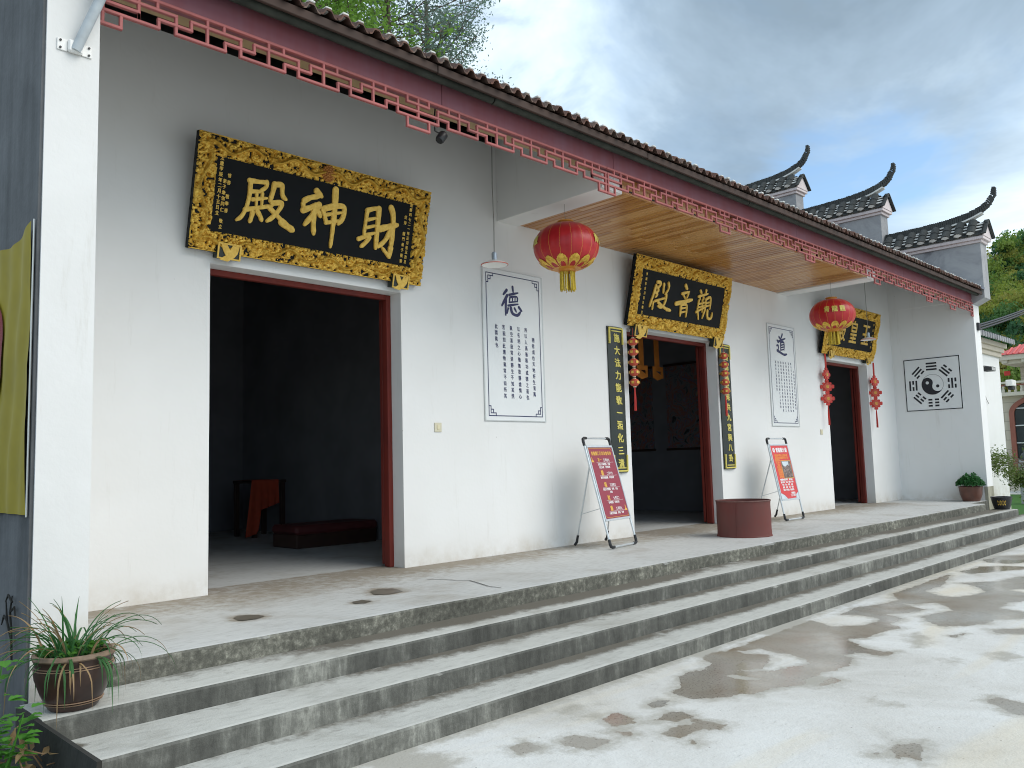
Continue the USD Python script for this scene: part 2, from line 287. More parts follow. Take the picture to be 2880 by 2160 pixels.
def concrete(name, tread, riser, patch, dirt, mottled=0.0):
    """poured concrete: pale walked faces with dirt settled where the mesh carries "dirt", algae-black streaked upright faces"""
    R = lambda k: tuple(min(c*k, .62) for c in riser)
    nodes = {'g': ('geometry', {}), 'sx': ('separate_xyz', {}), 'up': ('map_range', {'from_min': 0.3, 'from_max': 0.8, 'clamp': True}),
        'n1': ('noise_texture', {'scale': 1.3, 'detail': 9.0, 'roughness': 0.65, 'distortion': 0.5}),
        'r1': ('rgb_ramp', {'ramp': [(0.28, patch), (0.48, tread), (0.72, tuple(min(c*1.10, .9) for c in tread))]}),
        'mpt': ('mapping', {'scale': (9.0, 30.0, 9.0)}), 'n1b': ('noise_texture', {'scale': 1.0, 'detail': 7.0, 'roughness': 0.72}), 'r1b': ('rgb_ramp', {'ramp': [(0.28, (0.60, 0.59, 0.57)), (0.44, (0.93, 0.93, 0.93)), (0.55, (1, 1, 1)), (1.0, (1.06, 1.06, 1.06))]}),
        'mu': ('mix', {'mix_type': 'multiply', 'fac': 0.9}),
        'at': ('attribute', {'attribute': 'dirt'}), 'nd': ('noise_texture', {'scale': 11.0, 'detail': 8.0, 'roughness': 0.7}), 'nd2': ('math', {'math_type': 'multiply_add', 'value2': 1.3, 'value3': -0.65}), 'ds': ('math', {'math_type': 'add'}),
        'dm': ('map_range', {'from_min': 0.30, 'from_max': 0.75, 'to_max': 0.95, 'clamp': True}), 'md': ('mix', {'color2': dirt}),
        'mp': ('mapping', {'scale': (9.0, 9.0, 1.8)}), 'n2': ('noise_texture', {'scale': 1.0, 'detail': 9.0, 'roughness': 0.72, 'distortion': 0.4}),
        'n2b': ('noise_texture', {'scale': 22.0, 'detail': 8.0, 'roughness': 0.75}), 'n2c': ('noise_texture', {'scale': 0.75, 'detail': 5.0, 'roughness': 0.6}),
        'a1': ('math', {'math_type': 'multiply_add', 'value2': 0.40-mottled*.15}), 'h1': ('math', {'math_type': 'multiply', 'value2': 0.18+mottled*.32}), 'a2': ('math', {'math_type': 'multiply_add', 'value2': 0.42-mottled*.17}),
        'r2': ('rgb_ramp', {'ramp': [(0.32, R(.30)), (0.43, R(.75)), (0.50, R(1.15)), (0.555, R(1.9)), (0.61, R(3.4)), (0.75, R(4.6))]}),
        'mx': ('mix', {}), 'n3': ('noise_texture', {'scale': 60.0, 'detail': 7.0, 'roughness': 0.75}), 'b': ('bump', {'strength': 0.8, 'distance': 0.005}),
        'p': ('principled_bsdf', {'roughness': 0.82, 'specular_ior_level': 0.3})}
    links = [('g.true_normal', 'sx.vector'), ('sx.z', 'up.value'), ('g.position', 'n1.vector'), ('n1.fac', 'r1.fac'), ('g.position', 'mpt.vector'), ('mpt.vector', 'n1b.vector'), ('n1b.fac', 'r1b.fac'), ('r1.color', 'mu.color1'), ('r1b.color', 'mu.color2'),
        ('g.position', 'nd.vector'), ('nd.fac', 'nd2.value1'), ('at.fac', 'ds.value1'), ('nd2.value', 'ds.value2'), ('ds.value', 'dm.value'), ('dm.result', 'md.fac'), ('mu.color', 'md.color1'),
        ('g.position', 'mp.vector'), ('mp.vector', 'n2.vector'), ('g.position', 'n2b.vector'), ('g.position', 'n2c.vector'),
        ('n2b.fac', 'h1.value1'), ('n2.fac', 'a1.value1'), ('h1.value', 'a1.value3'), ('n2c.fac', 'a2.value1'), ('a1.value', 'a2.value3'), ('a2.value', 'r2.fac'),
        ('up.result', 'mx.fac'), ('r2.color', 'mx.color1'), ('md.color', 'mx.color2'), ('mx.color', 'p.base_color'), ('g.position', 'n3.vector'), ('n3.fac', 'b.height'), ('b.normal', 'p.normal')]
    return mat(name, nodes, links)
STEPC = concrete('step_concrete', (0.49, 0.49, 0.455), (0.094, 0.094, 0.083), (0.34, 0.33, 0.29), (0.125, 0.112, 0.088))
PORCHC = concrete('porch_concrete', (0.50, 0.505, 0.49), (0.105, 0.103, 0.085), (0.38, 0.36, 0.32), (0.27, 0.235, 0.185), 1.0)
# courtyard: dry pale concrete; "wet" and "damp" on the mesh mark where rain water still stands
nodes = {'g': ('geometry', {}), 'n1': ('noise_texture', {'scale': 0.8, 'detail': 10.0, 'roughness': 0.66, 'distortion': 0.8}),
    'r1': ('rgb_ramp', {'ramp': [(0.25, (0.36, 0.345, 0.30)), (0.42, (0.55, 0.54, 0.505)), (0.6, (0.645, 0.645, 0.62)), (0.8, (0.60, 0.61, 0.61))]}),
    'mp2': ('mapping', {'rotation': (0, 0, 0.5), 'scale': (0.35, 1.6, 1)}), 'n2': ('noise_texture', {'scale': 0.9, 'detail': 7.0, 'distortion': 1.0}), 'r2': ('rgb_ramp', {'ramp': [(0.50, (0, 0, 0)), (0.72, (0.6, 0.6, 0.6))]}), 'mx': ('mix', {'color2': (0.62, 0.53, 0.36)}),
    'mp4': ('mapping', {'scale': (16.0, 40.0, 16.0)}), 'n4': ('noise_texture', {'scale': 1.0, 'detail': 8.0, 'roughness': 0.75}), 'r4': ('rgb_ramp', {'ramp': [(0.26, (0.58, 0.56, 0.52)), (0.40, (0.94, 0.94, 0.94)), (0.55, (1, 1, 1)), (1, (1.04, 1.04, 1.04))]}), 'mu': ('mix', {'mix_type': 'multiply', 'fac': 0.85}),
    'v': ('voronoi_texture', {'scale': 9.0}), 'rv': ('rgb_ramp', {'ramp': [(0.0, (0.30, 0.27, 0.23)), (0.03, (0.4, 0.37, 0.33)), (0.05, (1, 1, 1)), (1, (1, 1, 1))]}), 'mv': ('mix', {'mix_type': 'multiply', 'fac': 0.9}),
    'aw': ('attribute', {'attribute': 'wet'}), 'nw': ('noise_texture', {'scale': 7.0, 'detail': 9.0, 'roughness': 0.68}), 'nws': ('math', {'math_type': 'multiply_add', 'value2': 0.66, 'value3': -0.33}), 'sw': ('math', {'math_type': 'add'}),
    'wm': ('map_range', {'from_min': 0.485, 'from_max': 0.515, 'clamp': True}),
    'ad': ('attribute', {'attribute': 'damp'}), 'nds': ('math', {'math_type': 'multiply_add', 'value2': 1.1, 'value3': -0.55}), 'nd': ('noise_texture', {'scale': 9.0, 'detail': 9.0, 'roughness': 0.75}), 'sd': ('math', {'math_type': 'add'}), 'dm': ('map_range', {'from_min': 0.40, 'from_max': 0.70, 'to_max': 0.75, 'clamp': True}), 'md': ('mix', {'color2': (0.33, 0.31, 0.26)}),
    'n5': ('noise_texture', {'scale': 1.6, 'detail': 6.0, 'distortion': 0.6}), 'r5': ('rgb_ramp', {'ramp': [(0.3, (0.21, 0.165, 0.115)), (0.5, (0.29, 0.26, 0.215)), (0.7, (0.35, 0.335, 0.30))]}),
    'n6': ('noise_texture', {'scale': 75.0, 'detail': 4.0}), 'r6': ('rgb_ramp', {'ramp': [(0.33, (0.35, 0.33, 0.3)), (0.42, (1, 1, 1)), (0.66, (1, 1, 1)), (0.74, (1.7, 1.7, 1.7))]}), 'm6': ('mix', {'mix_type': 'multiply', 'fac': 0.8}),
    'mw': ('mix', {}), 'n7': ('noise_texture', {'scale': 0.9, 'detail': 4.0}), 'rw': ('map_range', {'from_min': 0.42, 'from_max': 0.58, 'to_min': 0.03, 'to_max': 0.40, 'clamp': True}), 'mr': ('mix_float', {'a': 0.8}),
    'bs': ('mix_float', {'a': 0.7, 'b': 0.12}),
    'n3': ('noise_texture', {'scale': 80.0, 'detail': 6.0}), 'b': ('bump', {'distance': 0.004}), 'p': ('principled_bsdf', {'specular_ior_level': 0.45})}
COURT = mat('courtyard_concrete', nodes, [('g.position', 'n1.vector'), ('n1.fac', 'r1.fac'), ('g.position', 'mp2.vector'), ('mp2.vector', 'n2.vector'), ('n2.fac', 'r2.fac'), ('r2.color', 'mx.fac'), ('r1.color', 'mx.color1'),
    ('g.position', 'mp4.vector'), ('mp4.vector', 'n4.vector'), ('n4.fac', 'r4.fac'), ('mx.color', 'mu.color1'), ('r4.color', 'mu.color2'), ('g.position', 'v.vector'), ('v.distance', 'rv.fac'), ('mu.color', 'mv.color1'), ('rv.color', 'mv.color2'),
    ('g.position', 'nw.vector'), ('nw.fac', 'nws.value1'), ('aw.fac', 'sw.value1'), ('nws.value', 'sw.value2'), ('sw.value', 'wm.value'),
    ('g.position', 'nd.vector'), ('nd.fac', 'nds.value1'), ('ad.fac', 'sd.value1'), ('nds.value', 'sd.value2'), ('sd.value', 'dm.value'), ('dm.result', 'md.fac'), ('mv.color', 'md.color1'),
    ('g.position', 'n5.vector'), ('n5.fac', 'r5.fac'), ('g.position', 'n6.vector'), ('n6.fac', 'r6.fac'), ('r5.color', 'm6.color1'), ('r6.color', 'm6.color2'),
    ('wm.result', 'mw.fac'), ('md.color', 'mw.color1'), ('m6.color', 'mw.color2'), ('mw.color', 'p.base_color'), ('g.position', 'n7.vector'), ('n7.fac', 'rw.value'), ('rw.result', 'mr.b'), ('wm.result', 'mr.fac'), ('mr.result', 'p.roughness'),
    ('wm.result', 'bs.fac'), ('bs.result', 'b.strength'), ('g.position', 'n3.vector'), ('n3.fac', 'b.height'), ('b.normal', 'p.normal')])
def wet(name, c1, c2, r1, r2, spec=0.5, bump=0.002):
    return mat(name, {'g': ('geometry', {}), 'n': ('noise_texture', {'scale': 2.6, 'detail': 6.0, 'distortion': 0.5}), 'r': ('rgb_ramp', {'ramp': [(0.3, c1), (0.7, c2)]}),
        'rr': ('map_range', {'from_min': 0.40, 'from_max': 0.60, 'to_min': r1, 'to_max': r2, 'clamp': True}), 'n5': ('noise_texture', {'scale': 1.3, 'detail': 3.0}),
        'n4': ('noise_texture', {'scale': 60.0, 'detail': 5.0}), 'b': ('bump', {'strength': 0.35, 'distance': bump}), 'p': ('principled_bsdf', {'specular_ior_level': spec})},
        [('g.position', 'n.vector'), ('n.fac', 'r.fac'), ('r.color', 'p.base_color'), ('g.position', 'n5.vector'), ('n5.fac', 'rr.value'), ('rr.result', 'p.roughness'), ('g.position', 'n4.vector'), ('n4.fac', 'b.height'), ('b.normal', 'p.normal')])
PUDDLE = wet('shallow_puddle', (0.17, 0.135, 0.09), (0.25, 0.22, 0.175), 0.03, 0.32, 0.5, 0.0012)
DAMP = wet('damp_concrete', (0.36, 0.34, 0.29), (0.44, 0.42, 0.37), 0.45, 0.6, 0.4)
STAINM = wet('oily_stain', (0.10, 0.085, 0.065), (0.17, 0.15, 0.12), 0.3, 0.5, 0.4)
SOIL = simple('dark_soil', (0.035, 0.028, 0.02), 0.95, var=0.5, scale=12, bump=0.02, bscale=25)
MOSSY = simple('mossy_black_concrete', (0.022, 0.021, 0.017), 0.9, var=0.6, scale=5, bump=0.006, bscale=25)

MAROON = rough_wall('faded_maroon_paint', (0.225, 0.060, 0.066), (0.24, 0.115, 0.145), 0.75, bump=0.001, rough=0.55)
PINK = simple('pink_lattice_paint', (0.345, 0.092, 0.086), 0.6, var=0.28, scale=3.5)
PURLIN = rough_wall('grey_weathered_purlin', (0.060, 0.066, 0.054), (0.020, 0.022, 0.018), 0.7)
BROWNBOARD = simple('brown_eave_board', (0.042, 0.022, 0.015), 0.8, var=0.4, scale=4)
TILE = [rough_wall('clay_tile_%s' % n, c, s_, 0.6, bump=0.003) for n, c, s_ in (('brown', (0.15, 0.072, 0.052), (0.085, 0.06, 0.048)), ('grey', (0.16, 0.10, 0.078), (0.10, 0.09, 0.075)), ('dark', (0.12, 0.062, 0.047), (0.06, 0.05, 0.042)))]
FLASH = simple('grey_metal_flashing', (0.16, 0.17, 0.21), 0.45, metal=0.4, var=0.2)
DARKTILE = rough_wall('black_grey_tile', (0.045, 0.048, 0.047), (0.085, 0.088, 0.082), 0.5, bump=0.004)
LIME = simple('lime_mortar', (0.66, 0.65, 0.61), 0.9, var=0.2, scale=9)
PINKTRIM = rough_wall('pinkish_white_moulding', (0.66, 0.58, 0.57), (0.45, 0.40, 0.40), 0.4)
REDFRAME = rough_wall('red_brown_door_paint', (0.20, 0.032, 0.022), (0.10, 0.022, 0.02), 0.5, bump=0.001, rough=0.45)
def plank(name, a, b, c):
    return mat(name, {'g': ('geometry', {}), 'mp': ('mapping', {'scale': (26.0, 1.4, 8.0)}), 'n': ('noise_texture', {'scale': 1.0, 'detail': 6.0, 'roughness': 0.6, 'distortion': 0.8}),
        'r': ('rgb_ramp', {'ramp': [(0.28, c), (0.42, a), (0.7, b)]}), 'v': ('voronoi_texture', {'scale': 1.0}), 'mv': ('mapping', {'scale': (7.0, 2.2, 5.0)}), 'rv': ('rgb_ramp', {'ramp': [(0.0, (0.25, 0.15, 0.08)), (0.05, (0.4, 0.25, 0.15)), (0.10, (1, 1, 1)), (1, (1, 1, 1))]}),
        'mu': ('mix', {'mix_type': 'multiply', 'fac': 0.9}), 'p': ('principled_bsdf', {'roughness': 0.34, 'specular_ior_level': 0.5, 'coat_weight': 0.25, 'coat_roughness': 0.2})},
        [('g.position', 'mp.vector'), ('mp.vector', 'n.vector'), ('n.fac', 'r.fac'), ('g.position', 'mv.vector'), ('mv.vector', 'v.vector'), ('v.distance', 'rv.fac'), ('r.color', 'mu.color1'), ('rv.color', 'mu.color2'), ('mu.color', 'p.base_color')])
PLANKS = [plank('pine_board_honey', (0.42, 0.185, 0.045), (0.48, 0.225, 0.065), (0.26, 0.095, 0.02)), plank('pine_board_pale', (0.50, 0.255, 0.085), (0.55, 0.30, 0.12), (0.36, 0.15, 0.04)), plank('pine_board_amber', (0.34, 0.135, 0.028), (0.42, 0.185, 0.045), (0.22, 0.078, 0.015))]
BLACK = simple('black_lacquer', (0.006, 0.007, 0.008), 0.5, var=0.2, spec=0.12)
def goldmat(name, c1, c2, rough=0.42, metal=0.25):
    return mat(name, {'g': ('geometry', {}), 'n': ('noise_texture', {'scale': 35.0, 'detail': 5.0}), 'r': ('rgb_ramp', {'ramp': [(0.3, c1), (0.65, c2)]}), 'p': ('principled_bsdf', {'roughness': rough, 'metallic': metal})},
        [('g.position', 'n.vector'), ('n.fac', 'r.fac'), ('r.color', 'p.base_color')])
GOLD = goldmat('gold_leaf_paint', (0.50, 0.27, 0.03), (0.80, 0.52, 0.09), 0.38, 0.55)
GOLDC = goldmat('bright_gold_character', (0.60, 0.36, 0.055), (0.76, 0.50, 0.10), 0.4, 0.35)
COPPER = goldmat('copper_ornament', (0.30, 0.11, 0.02), (0.48, 0.20, 0.04))
YGOLD = goldmat('yellow_gold_letter', (0.60, 0.50, 0.10), (0.70, 0.60, 0.14), 0.5, 0.0)
GREENBLACK = simple('dark_green_black_board', (0.016, 0.022, 0.017), 0.4, var=0.3)
PANELW = simple('white_glazed_panel', (0.74, 0.75, 0.74), 0.35, var=0.03, scale=2)
NAVY = simple('navy_print', (0.018, 0.020, 0.09), 0.5, var=0.1)
INK = simple('black_print', (0.012, 0.013, 0.018), 0.5, var=0.1)
PANELEDGE = simple('aluminium_panel_edge', (0.55, 0.56, 0.54), 0.4, metal=0.5, var=0.1)
REDSILK = mat('red_lantern_silk', {'g': ('geometry', {}), 'n': ('noise_texture', {'scale': 8.0, 'detail': 3.0}), 'r': ('rgb_ramp', {'ramp': [(0.3, (0.42, 0.012, 0.018)), (0.7, (0.56, 0.022, 0.025))]}), 'p': ('principled_bsdf', {'roughness': 0.38, 'sheen_weight': 0.4, 'sheen_roughness': 0.3, 'sheen_tint': (1.0, 0.4, 0.35)}), 't': ('translucent_bsdf', {'color': (0.5, 0.03, 0.02)}), 'm': ('mix_closure', {'fac': 0.15})},
    [('g.position', 'n.vector'), ('n.fac', 'r.fac'), ('r.color', 'p.base_color'), ('p.BSDF', 'm.closure1'), ('t.BSDF', 'm.closure2')], surface='m.closure')
YTASSEL = simple('yellow_tassel', (0.58, 0.42, 0.03), 0.6, var=0.3, scale=60)
SEAM = simple('gold_seam_thread', (0.62, 0.26, 0.03), 0.5, var=0.1)
REDBRIGHT = simple('red_silk_cord', (0.50, 0.03, 0.02), 0.6, var=0.15)
ORANGERED = simple('orange_red_paper_lantern', (0.52, 0.085, 0.045), 0.55, var=0.3, scale=40)
GOLDCAP = simple('pale_gold_cap', (0.60, 0.50, 0.34), 0.5, var=0.15)
STEEL = simple('grey_wire', (0.17, 0.16, 0.14), 0.5, var=0.2)
WHITEM = simple('white_enamel', (0.78, 0.77, 0.74), 0.35, var=0.05)
LAMPCAP = simple('lamp_socket_grey', (0.35, 0.40, 0.45), 0.4, metal=0.5)
ALU = simple('brushed_aluminium', (0.62, 0.65, 0.66), 0.35, metal=0.6, var=0.1, scale=20)
BLACKP = simple('black_plastic', (0.015, 0.016, 0.018), 0.45, var=0.2)
MAROONP = simple('maroon_poster', (0.27, 0.032, 0.055), 0.5, var=0.05)
REDP = simple('red_poster', (0.62, 0.045, 0.045), 0.45, var=0.06)
ORANGEP = simple('orange_poster_print', (0.75, 0.22, 0.04), 0.5, var=0.08)
GOLDP = simple('gold_poster_print', (0.68, 0.38, 0.06), 0.5, var=0.1)
WHITEP = simple('white_poster_print', (0.75, 0.70, 0.70), 0.5, var=0.05)
PHOTO = mat('printed_group_photo', {'tc': ('texture_coordinate', {}), 'v': ('voronoi_texture', {'scale': 42.0}), 'r': ('rgb_ramp', {'ramp': [(0.0, (0.04, 0.035, 0.03)), (0.5, (0.14, 0.09, 0.07)), (0.8, (0.30, 0.22, 0.2)), (1.0, (0.02, 0.03, 0.04))]}), 'p': ('principled_bsdf', {'roughness': 0.4})},
    [('tc.object', 'v.vector'), ('v.color', 'r.fac'), ('r.color', 'p.base_color')])
PALEPRINT = simple('pale_sky_print', (0.55, 0.62, 0.66), 0.45)
BARREL = rough_wall('red_oxide_barrel', (0.165, 0.036, 0.030), (0.115, 0.052, 0.044), 0.9, bump=0.002, rough=0.6)
RUST = simple('rusty_rim', (0.13, 0.06, 0.05), 0.7, var=0.4, scale=20)
BROWNGLAZE = mat('brown_pot_glaze', {'g': ('geometry', {}), 'n': ('noise_texture', {'scale': 9.0, 'detail': 6.0}), 'r': ('rgb_ramp', {'ramp': [(0.3, (0.020, 0.011, 0.009)), (0.7, (0.055, 0.028, 0.020))]}), 'p': ('principled_bsdf', {'roughness': 0.3})}, [('g.position', 'n.vector'), ('n.fac', 'r.fac'), ('r.color', 'p.base_color')])
POTRIM = simple('worn_pot_rim', (0.22, 0.15, 0.10), 0.6, var=0.4, scale=18)
REDPOT = simple('red_brown_pot', (0.11, 0.045, 0.03), 0.4, var=0.35, scale=10)
BLACKPOT = simple('black_glazed_basin', (0.012, 0.012, 0.012), 0.25, var=0.2)
BLADE = leafmat('strap_leaf_green', (0.05, 0.15, 0.045), (0.12, 0.27, 0.065), 0.35)
DRYBLADE = leafmat('dry_strap_leaf', (0.30, 0.20, 0.10), (0.40, 0.29, 0.16), 0.2)
CLOVER = leafmat('bright_clover_leaf', (0.07, 0.20, 0.025), (0.14, 0.33, 0.04), 0.35)
WEED = leafmat('weed_leaf_green', (0.09, 0.27, 0.035), (0.21, 0.48, 0.065), 0.4)
MINT = leafmat('mint_leaf_green', (0.03, 0.13, 0.03), (0.085, 0.26, 0.05), 0.3)
SHRUBL = leafmat('olive_shrub_leaf', (0.10, 0.15, 0.03), (0.30, 0.33, 0.06), 0.35, brown=(0.34, 0.24, 0.07))
TREEY = leafmat('yellow_green_tree_leaf', (0.17, 0.31, 0.05), (0.36, 0.50, 0.08), 0.5)
TREEG = leafmat('grey_green_tree_leaf', (0.15, 0.22, 0.17), (0.32, 0.39, 0.29), 0.5)
FORESTL = mat('forest_leaf', {'g': ('geometry', {}), 'oi': ('object_info', {}), 'r1': ('rgb_ramp', {'ramp': [(0.0, (0.07, 0.19, 0.08)), (0.25, (0.10, 0.26, 0.08)), (0.45, (0.22, 0.38, 0.07)), (0.75, (0.42, 0.48, 0.07)), (1.0, (0.48, 0.43, 0.10))]}), 'r2': ('rgb_ramp', {'ramp': [(0.0, (0.6, 0.6, 0.6)), (1.0, (1.3, 1.3, 1.2))]}), 'mu': ('mix', {'mix_type': 'multiply', 'fac': 1.0}),
    'p': ('principled_bsdf', {'roughness': 0.6, 'specular_ior_level': 0.3}), 't': ('translucent_bsdf', {}), 'm': ('mix_closure', {'fac': 0.45})},
    [('oi.random', 'r1.fac'), ('g.random_per_island', 'r2.fac'), ('r1.color', 'mu.color1'), ('r2.color', 'mu.color2'), ('mu.color', 'p.base_color'), ('mu.color', 't.color'), ('p.BSDF', 'm.closure1'), ('t.BSDF', 'm.closure2')], surface='m.closure')
BARK = simple('grey_brown_bark', (0.13, 0.10, 0.075), 0.9, var=0.4, scale=14, bump=0.01, bscale=30)
TWIG = simple('dry_twig', (0.20, 0.12, 0.06), 0.8, var=0.3)
HILLM = simple('hill_undergrowth', (0.09, 0.14, 0.04), 0.95, var=0.5, scale=0.5)
GRASS = leafmat('lawn_green', (0.06, 0.18, 0.02), (0.14, 0.32, 0.04), 0.3)
BANNERY = simple('yellow_cloth_banner', (0.30, 0.235, 0.010), 0.75, var=0.12, scale=5)
BANNERR = simple('red_banner_print', (0.20, 0.018, 0.022), 0.75, var=0.1)
SWITCHM = simple('cream_switch_plate', (0.62, 0.57, 0.42), 0.4, var=0.04)
SWITCHK = simple('switch_rocker', (0.70, 0.63, 0.42), 0.4, var=0.04)
CLOTHRED = simple('orange_red_altar_cloth', (0.42, 0.055, 0.02), 0.8, var=0.2)
KNEELER = simple('dark_red_kneeler', (0.09, 0.018, 0.018), 0.6, var=0.3)
DARKWOOD = simple('dark_table_wood', (0.04, 0.02, 0.014), 0.5, var=0.3)
ORANGEDRAPE = simple('orange_streamer_silk', (0.60, 0.20, 0.03), 0.6, var=0.25)
MURAL = mat('dark_painted_mural', {'g': ('geometry', {}), 'n': ('noise_texture', {'scale': 4.5, 'detail': 6.0, 'distortion': 2.5}), 'r': ('rgb_ramp', {'ramp': [(0.3, (0.015, 0.018, 0.02)), (0.45, (0.18, 0.20, 0.22)), (0.55, (0.30, 0.10, 0.06)), (0.62, (0.10, 0.16, 0.28)), (0.75, (0.40, 0.30, 0.16))]}), 'p': ('principled_bsdf', {'roughness': 0.6})}, [('g.position', 'n.vector'), ('n.fac', 'r.fac'), ('r.color', 'p.base_color')])
CREAM = mat('cream_stone_cladding', {'g': ('geometry', {}), 'mp': ('mapping', {'rotation': (PI/2, 0, PI/2)}), 'sx': ('separate_xyz', {}), 'cx': ('combine_xyz', {}), 'b': ('brick_texture', {'scale': 1.0, 'brick_width': 0.6, 'row_height': 0.30, 'mortar_size': 0.008, 'color1': (0.50, 0.44, 0.34), 'color2': (0.55, 0.49, 0.39), 'mortar': (0.30, 0.26, 0.20)}), 'p': ('principled_bsdf', {'roughness': 0.7})},
    [('g.position', 'sx.vector'), ('sx.y', 'cx.x'), ('sx.z', 'cx.y'), ('cx.vector', 'b.vector'), ('b.color', 'p.base_color')])
CREAMTRIM = simple('cream_trim', (0.58, 0.52, 0.42), 0.7, var=0.08)
REDROOF = simple('red_glazed_roof', (0.58, 0.10, 0.09), 0.5, var=0.15, scale=3)
ARCHRED = simple('red_brown_arch', (0.26, 0.085, 0.055), 0.6, var=0.1)
DARKGLASS = mat('dark_window_glass', {'p': ('principled_bsdf', {'base_color': (0.012, 0.018, 0.018), 'roughness': 0.06})}, [])
RUSTPAINT = simple('pale_blue_grey_tube', (0.42, 0.46, 0.48), 0.45, var=0.15, scale=12)
CABLE = simple('black_cable', (0.012, 0.012, 0.014), 0.5)
REDFLAG = simple('red_far_cloth', (0.55, 0.04, 0.03), 0.6)
MORTARLINE = simple('pale_glaze_scratch', (0.30, 0.20, 0.13), 0.6, var=0.3)
CH1 = [[(0.0285,[(0.429,0.599),(0.52,0.604),(0.57,0.615)]),(0.0266,[(0.575,0.617),(0.58,0.575),(0.527,0.536)]),(0.0247,[(0.463,0.52),(0.538,0.533)]),(0.0266,[(0.44,0.592),(0.445,0.499),(0.428,0.384),(0.392,0.302),(0.355,0.275)]),(0.024,[(0.47,0.458),(0.589,0.492)]),(0.0209,[(0.5,0.511),(0.507,0.399)]),(0.0209,[(0.548,0.521),(0.552,0.408)]),(0.0266,[(0.415,0.367),(0.522,0.402),(0.642,0.44)]),(0.0285,[(0.481,0.357),(0.476,0.318),(0.465,0.28)]),(0.0304,[(0.52,0.374),(0.55,0.341),(0.564,0.308)]),(0.0323,[(0.643,0.617),(0.639,0.559),(0.617,0.474)]),(0.032,[(0.664,0.617),(0.716,0.628),(0.714,0.565),(0.727,0.53),(0.756,0.516)]),(0.0315,[(0.64,0.462),(0.737,0.491),(0.708,0.42),(0.653,0.347),(0.61,0.313)]),(0.03,[(0.624,0.418),(0.692,0.373),(0.762,0.324)]),(0.0462,[(0.74,0.329),(0.798,0.299),(0.846,0.282)])],[(0.0399,[(1.029,0.641),(1.079,0.607)]),(0.0357,[(0.923,0.54),(0.974,0.579),(1.056,0.602)]),(0.03,[(0.915,0.514),(0.927,0.462)]),(0.0378,[(0.921,0.461),(0.985,0.494),(1.064,0.541)]),(0.0378,[(1.065,0.534),(1.014,0.44),(0.949,0.348)]),(0.0378,[(1.02,0.461),(1.03,0.363),(1.042,0.287)]),(0.033,[(1.067,0.47),(1.088,0.439)]),(0.0315,[(1.103,0.507),(1.124,0.461),(1.151,0.4)]),(0.0374,[(1.109,0.508),(1.208,0.553),(1.307,0.573),(1.319,0.529),(1.304,0.454),(1.268,0.412)]),(0.0231,[(1.143,0.466),(1.297,0.514)]),(0.0252,[(1.146,0.399),(1.294,0.444)]),(0.0441,[(1.208,0.688),(1.218,0.519),(1.219,0.377)]),(0.0294,[(1.219,0.377),(1.219,0.286),(1.215,0.204)])],[(0.0286,[(1.548,0.573),(1.542,0.478),(1.538,0.362)]),(0.0322,[(1.546,0.581),(1.606,0.608),(1.663,0.619)]),(0.0391,[(1.667,0.618),(1.673,0.449),(1.676,0.269)]),(0.023,[(1.57,0.504),(1.652,0.535)]),(0.023,[(1.566,0.435),(1.654,0.467)]),(0.0253,[(1.551,0.364),(1.654,0.401)]),(0.0299,[(1.488,0.32),(1.576,0.363)]),(0.0322,[(1.597,0.351),(1.56,0.292),(1.521,0.259)]),(0.0432,[(1.706,0.447),(1.793,0.484),(1.884,0.514)]),(0.0414,[(1.796,0.652),(1.833,0.596),(1.844,0.404),(1.839,0.295)]),(0.0408,[(1.839,0.295),(1.833,0.213)]),(0.0288,[(1.833,0.216),(1.793,0.245),(1.748,0.283)]),(0.036,[(1.817,0.454),(1.772,0.349),(1.702,0.286)])]]
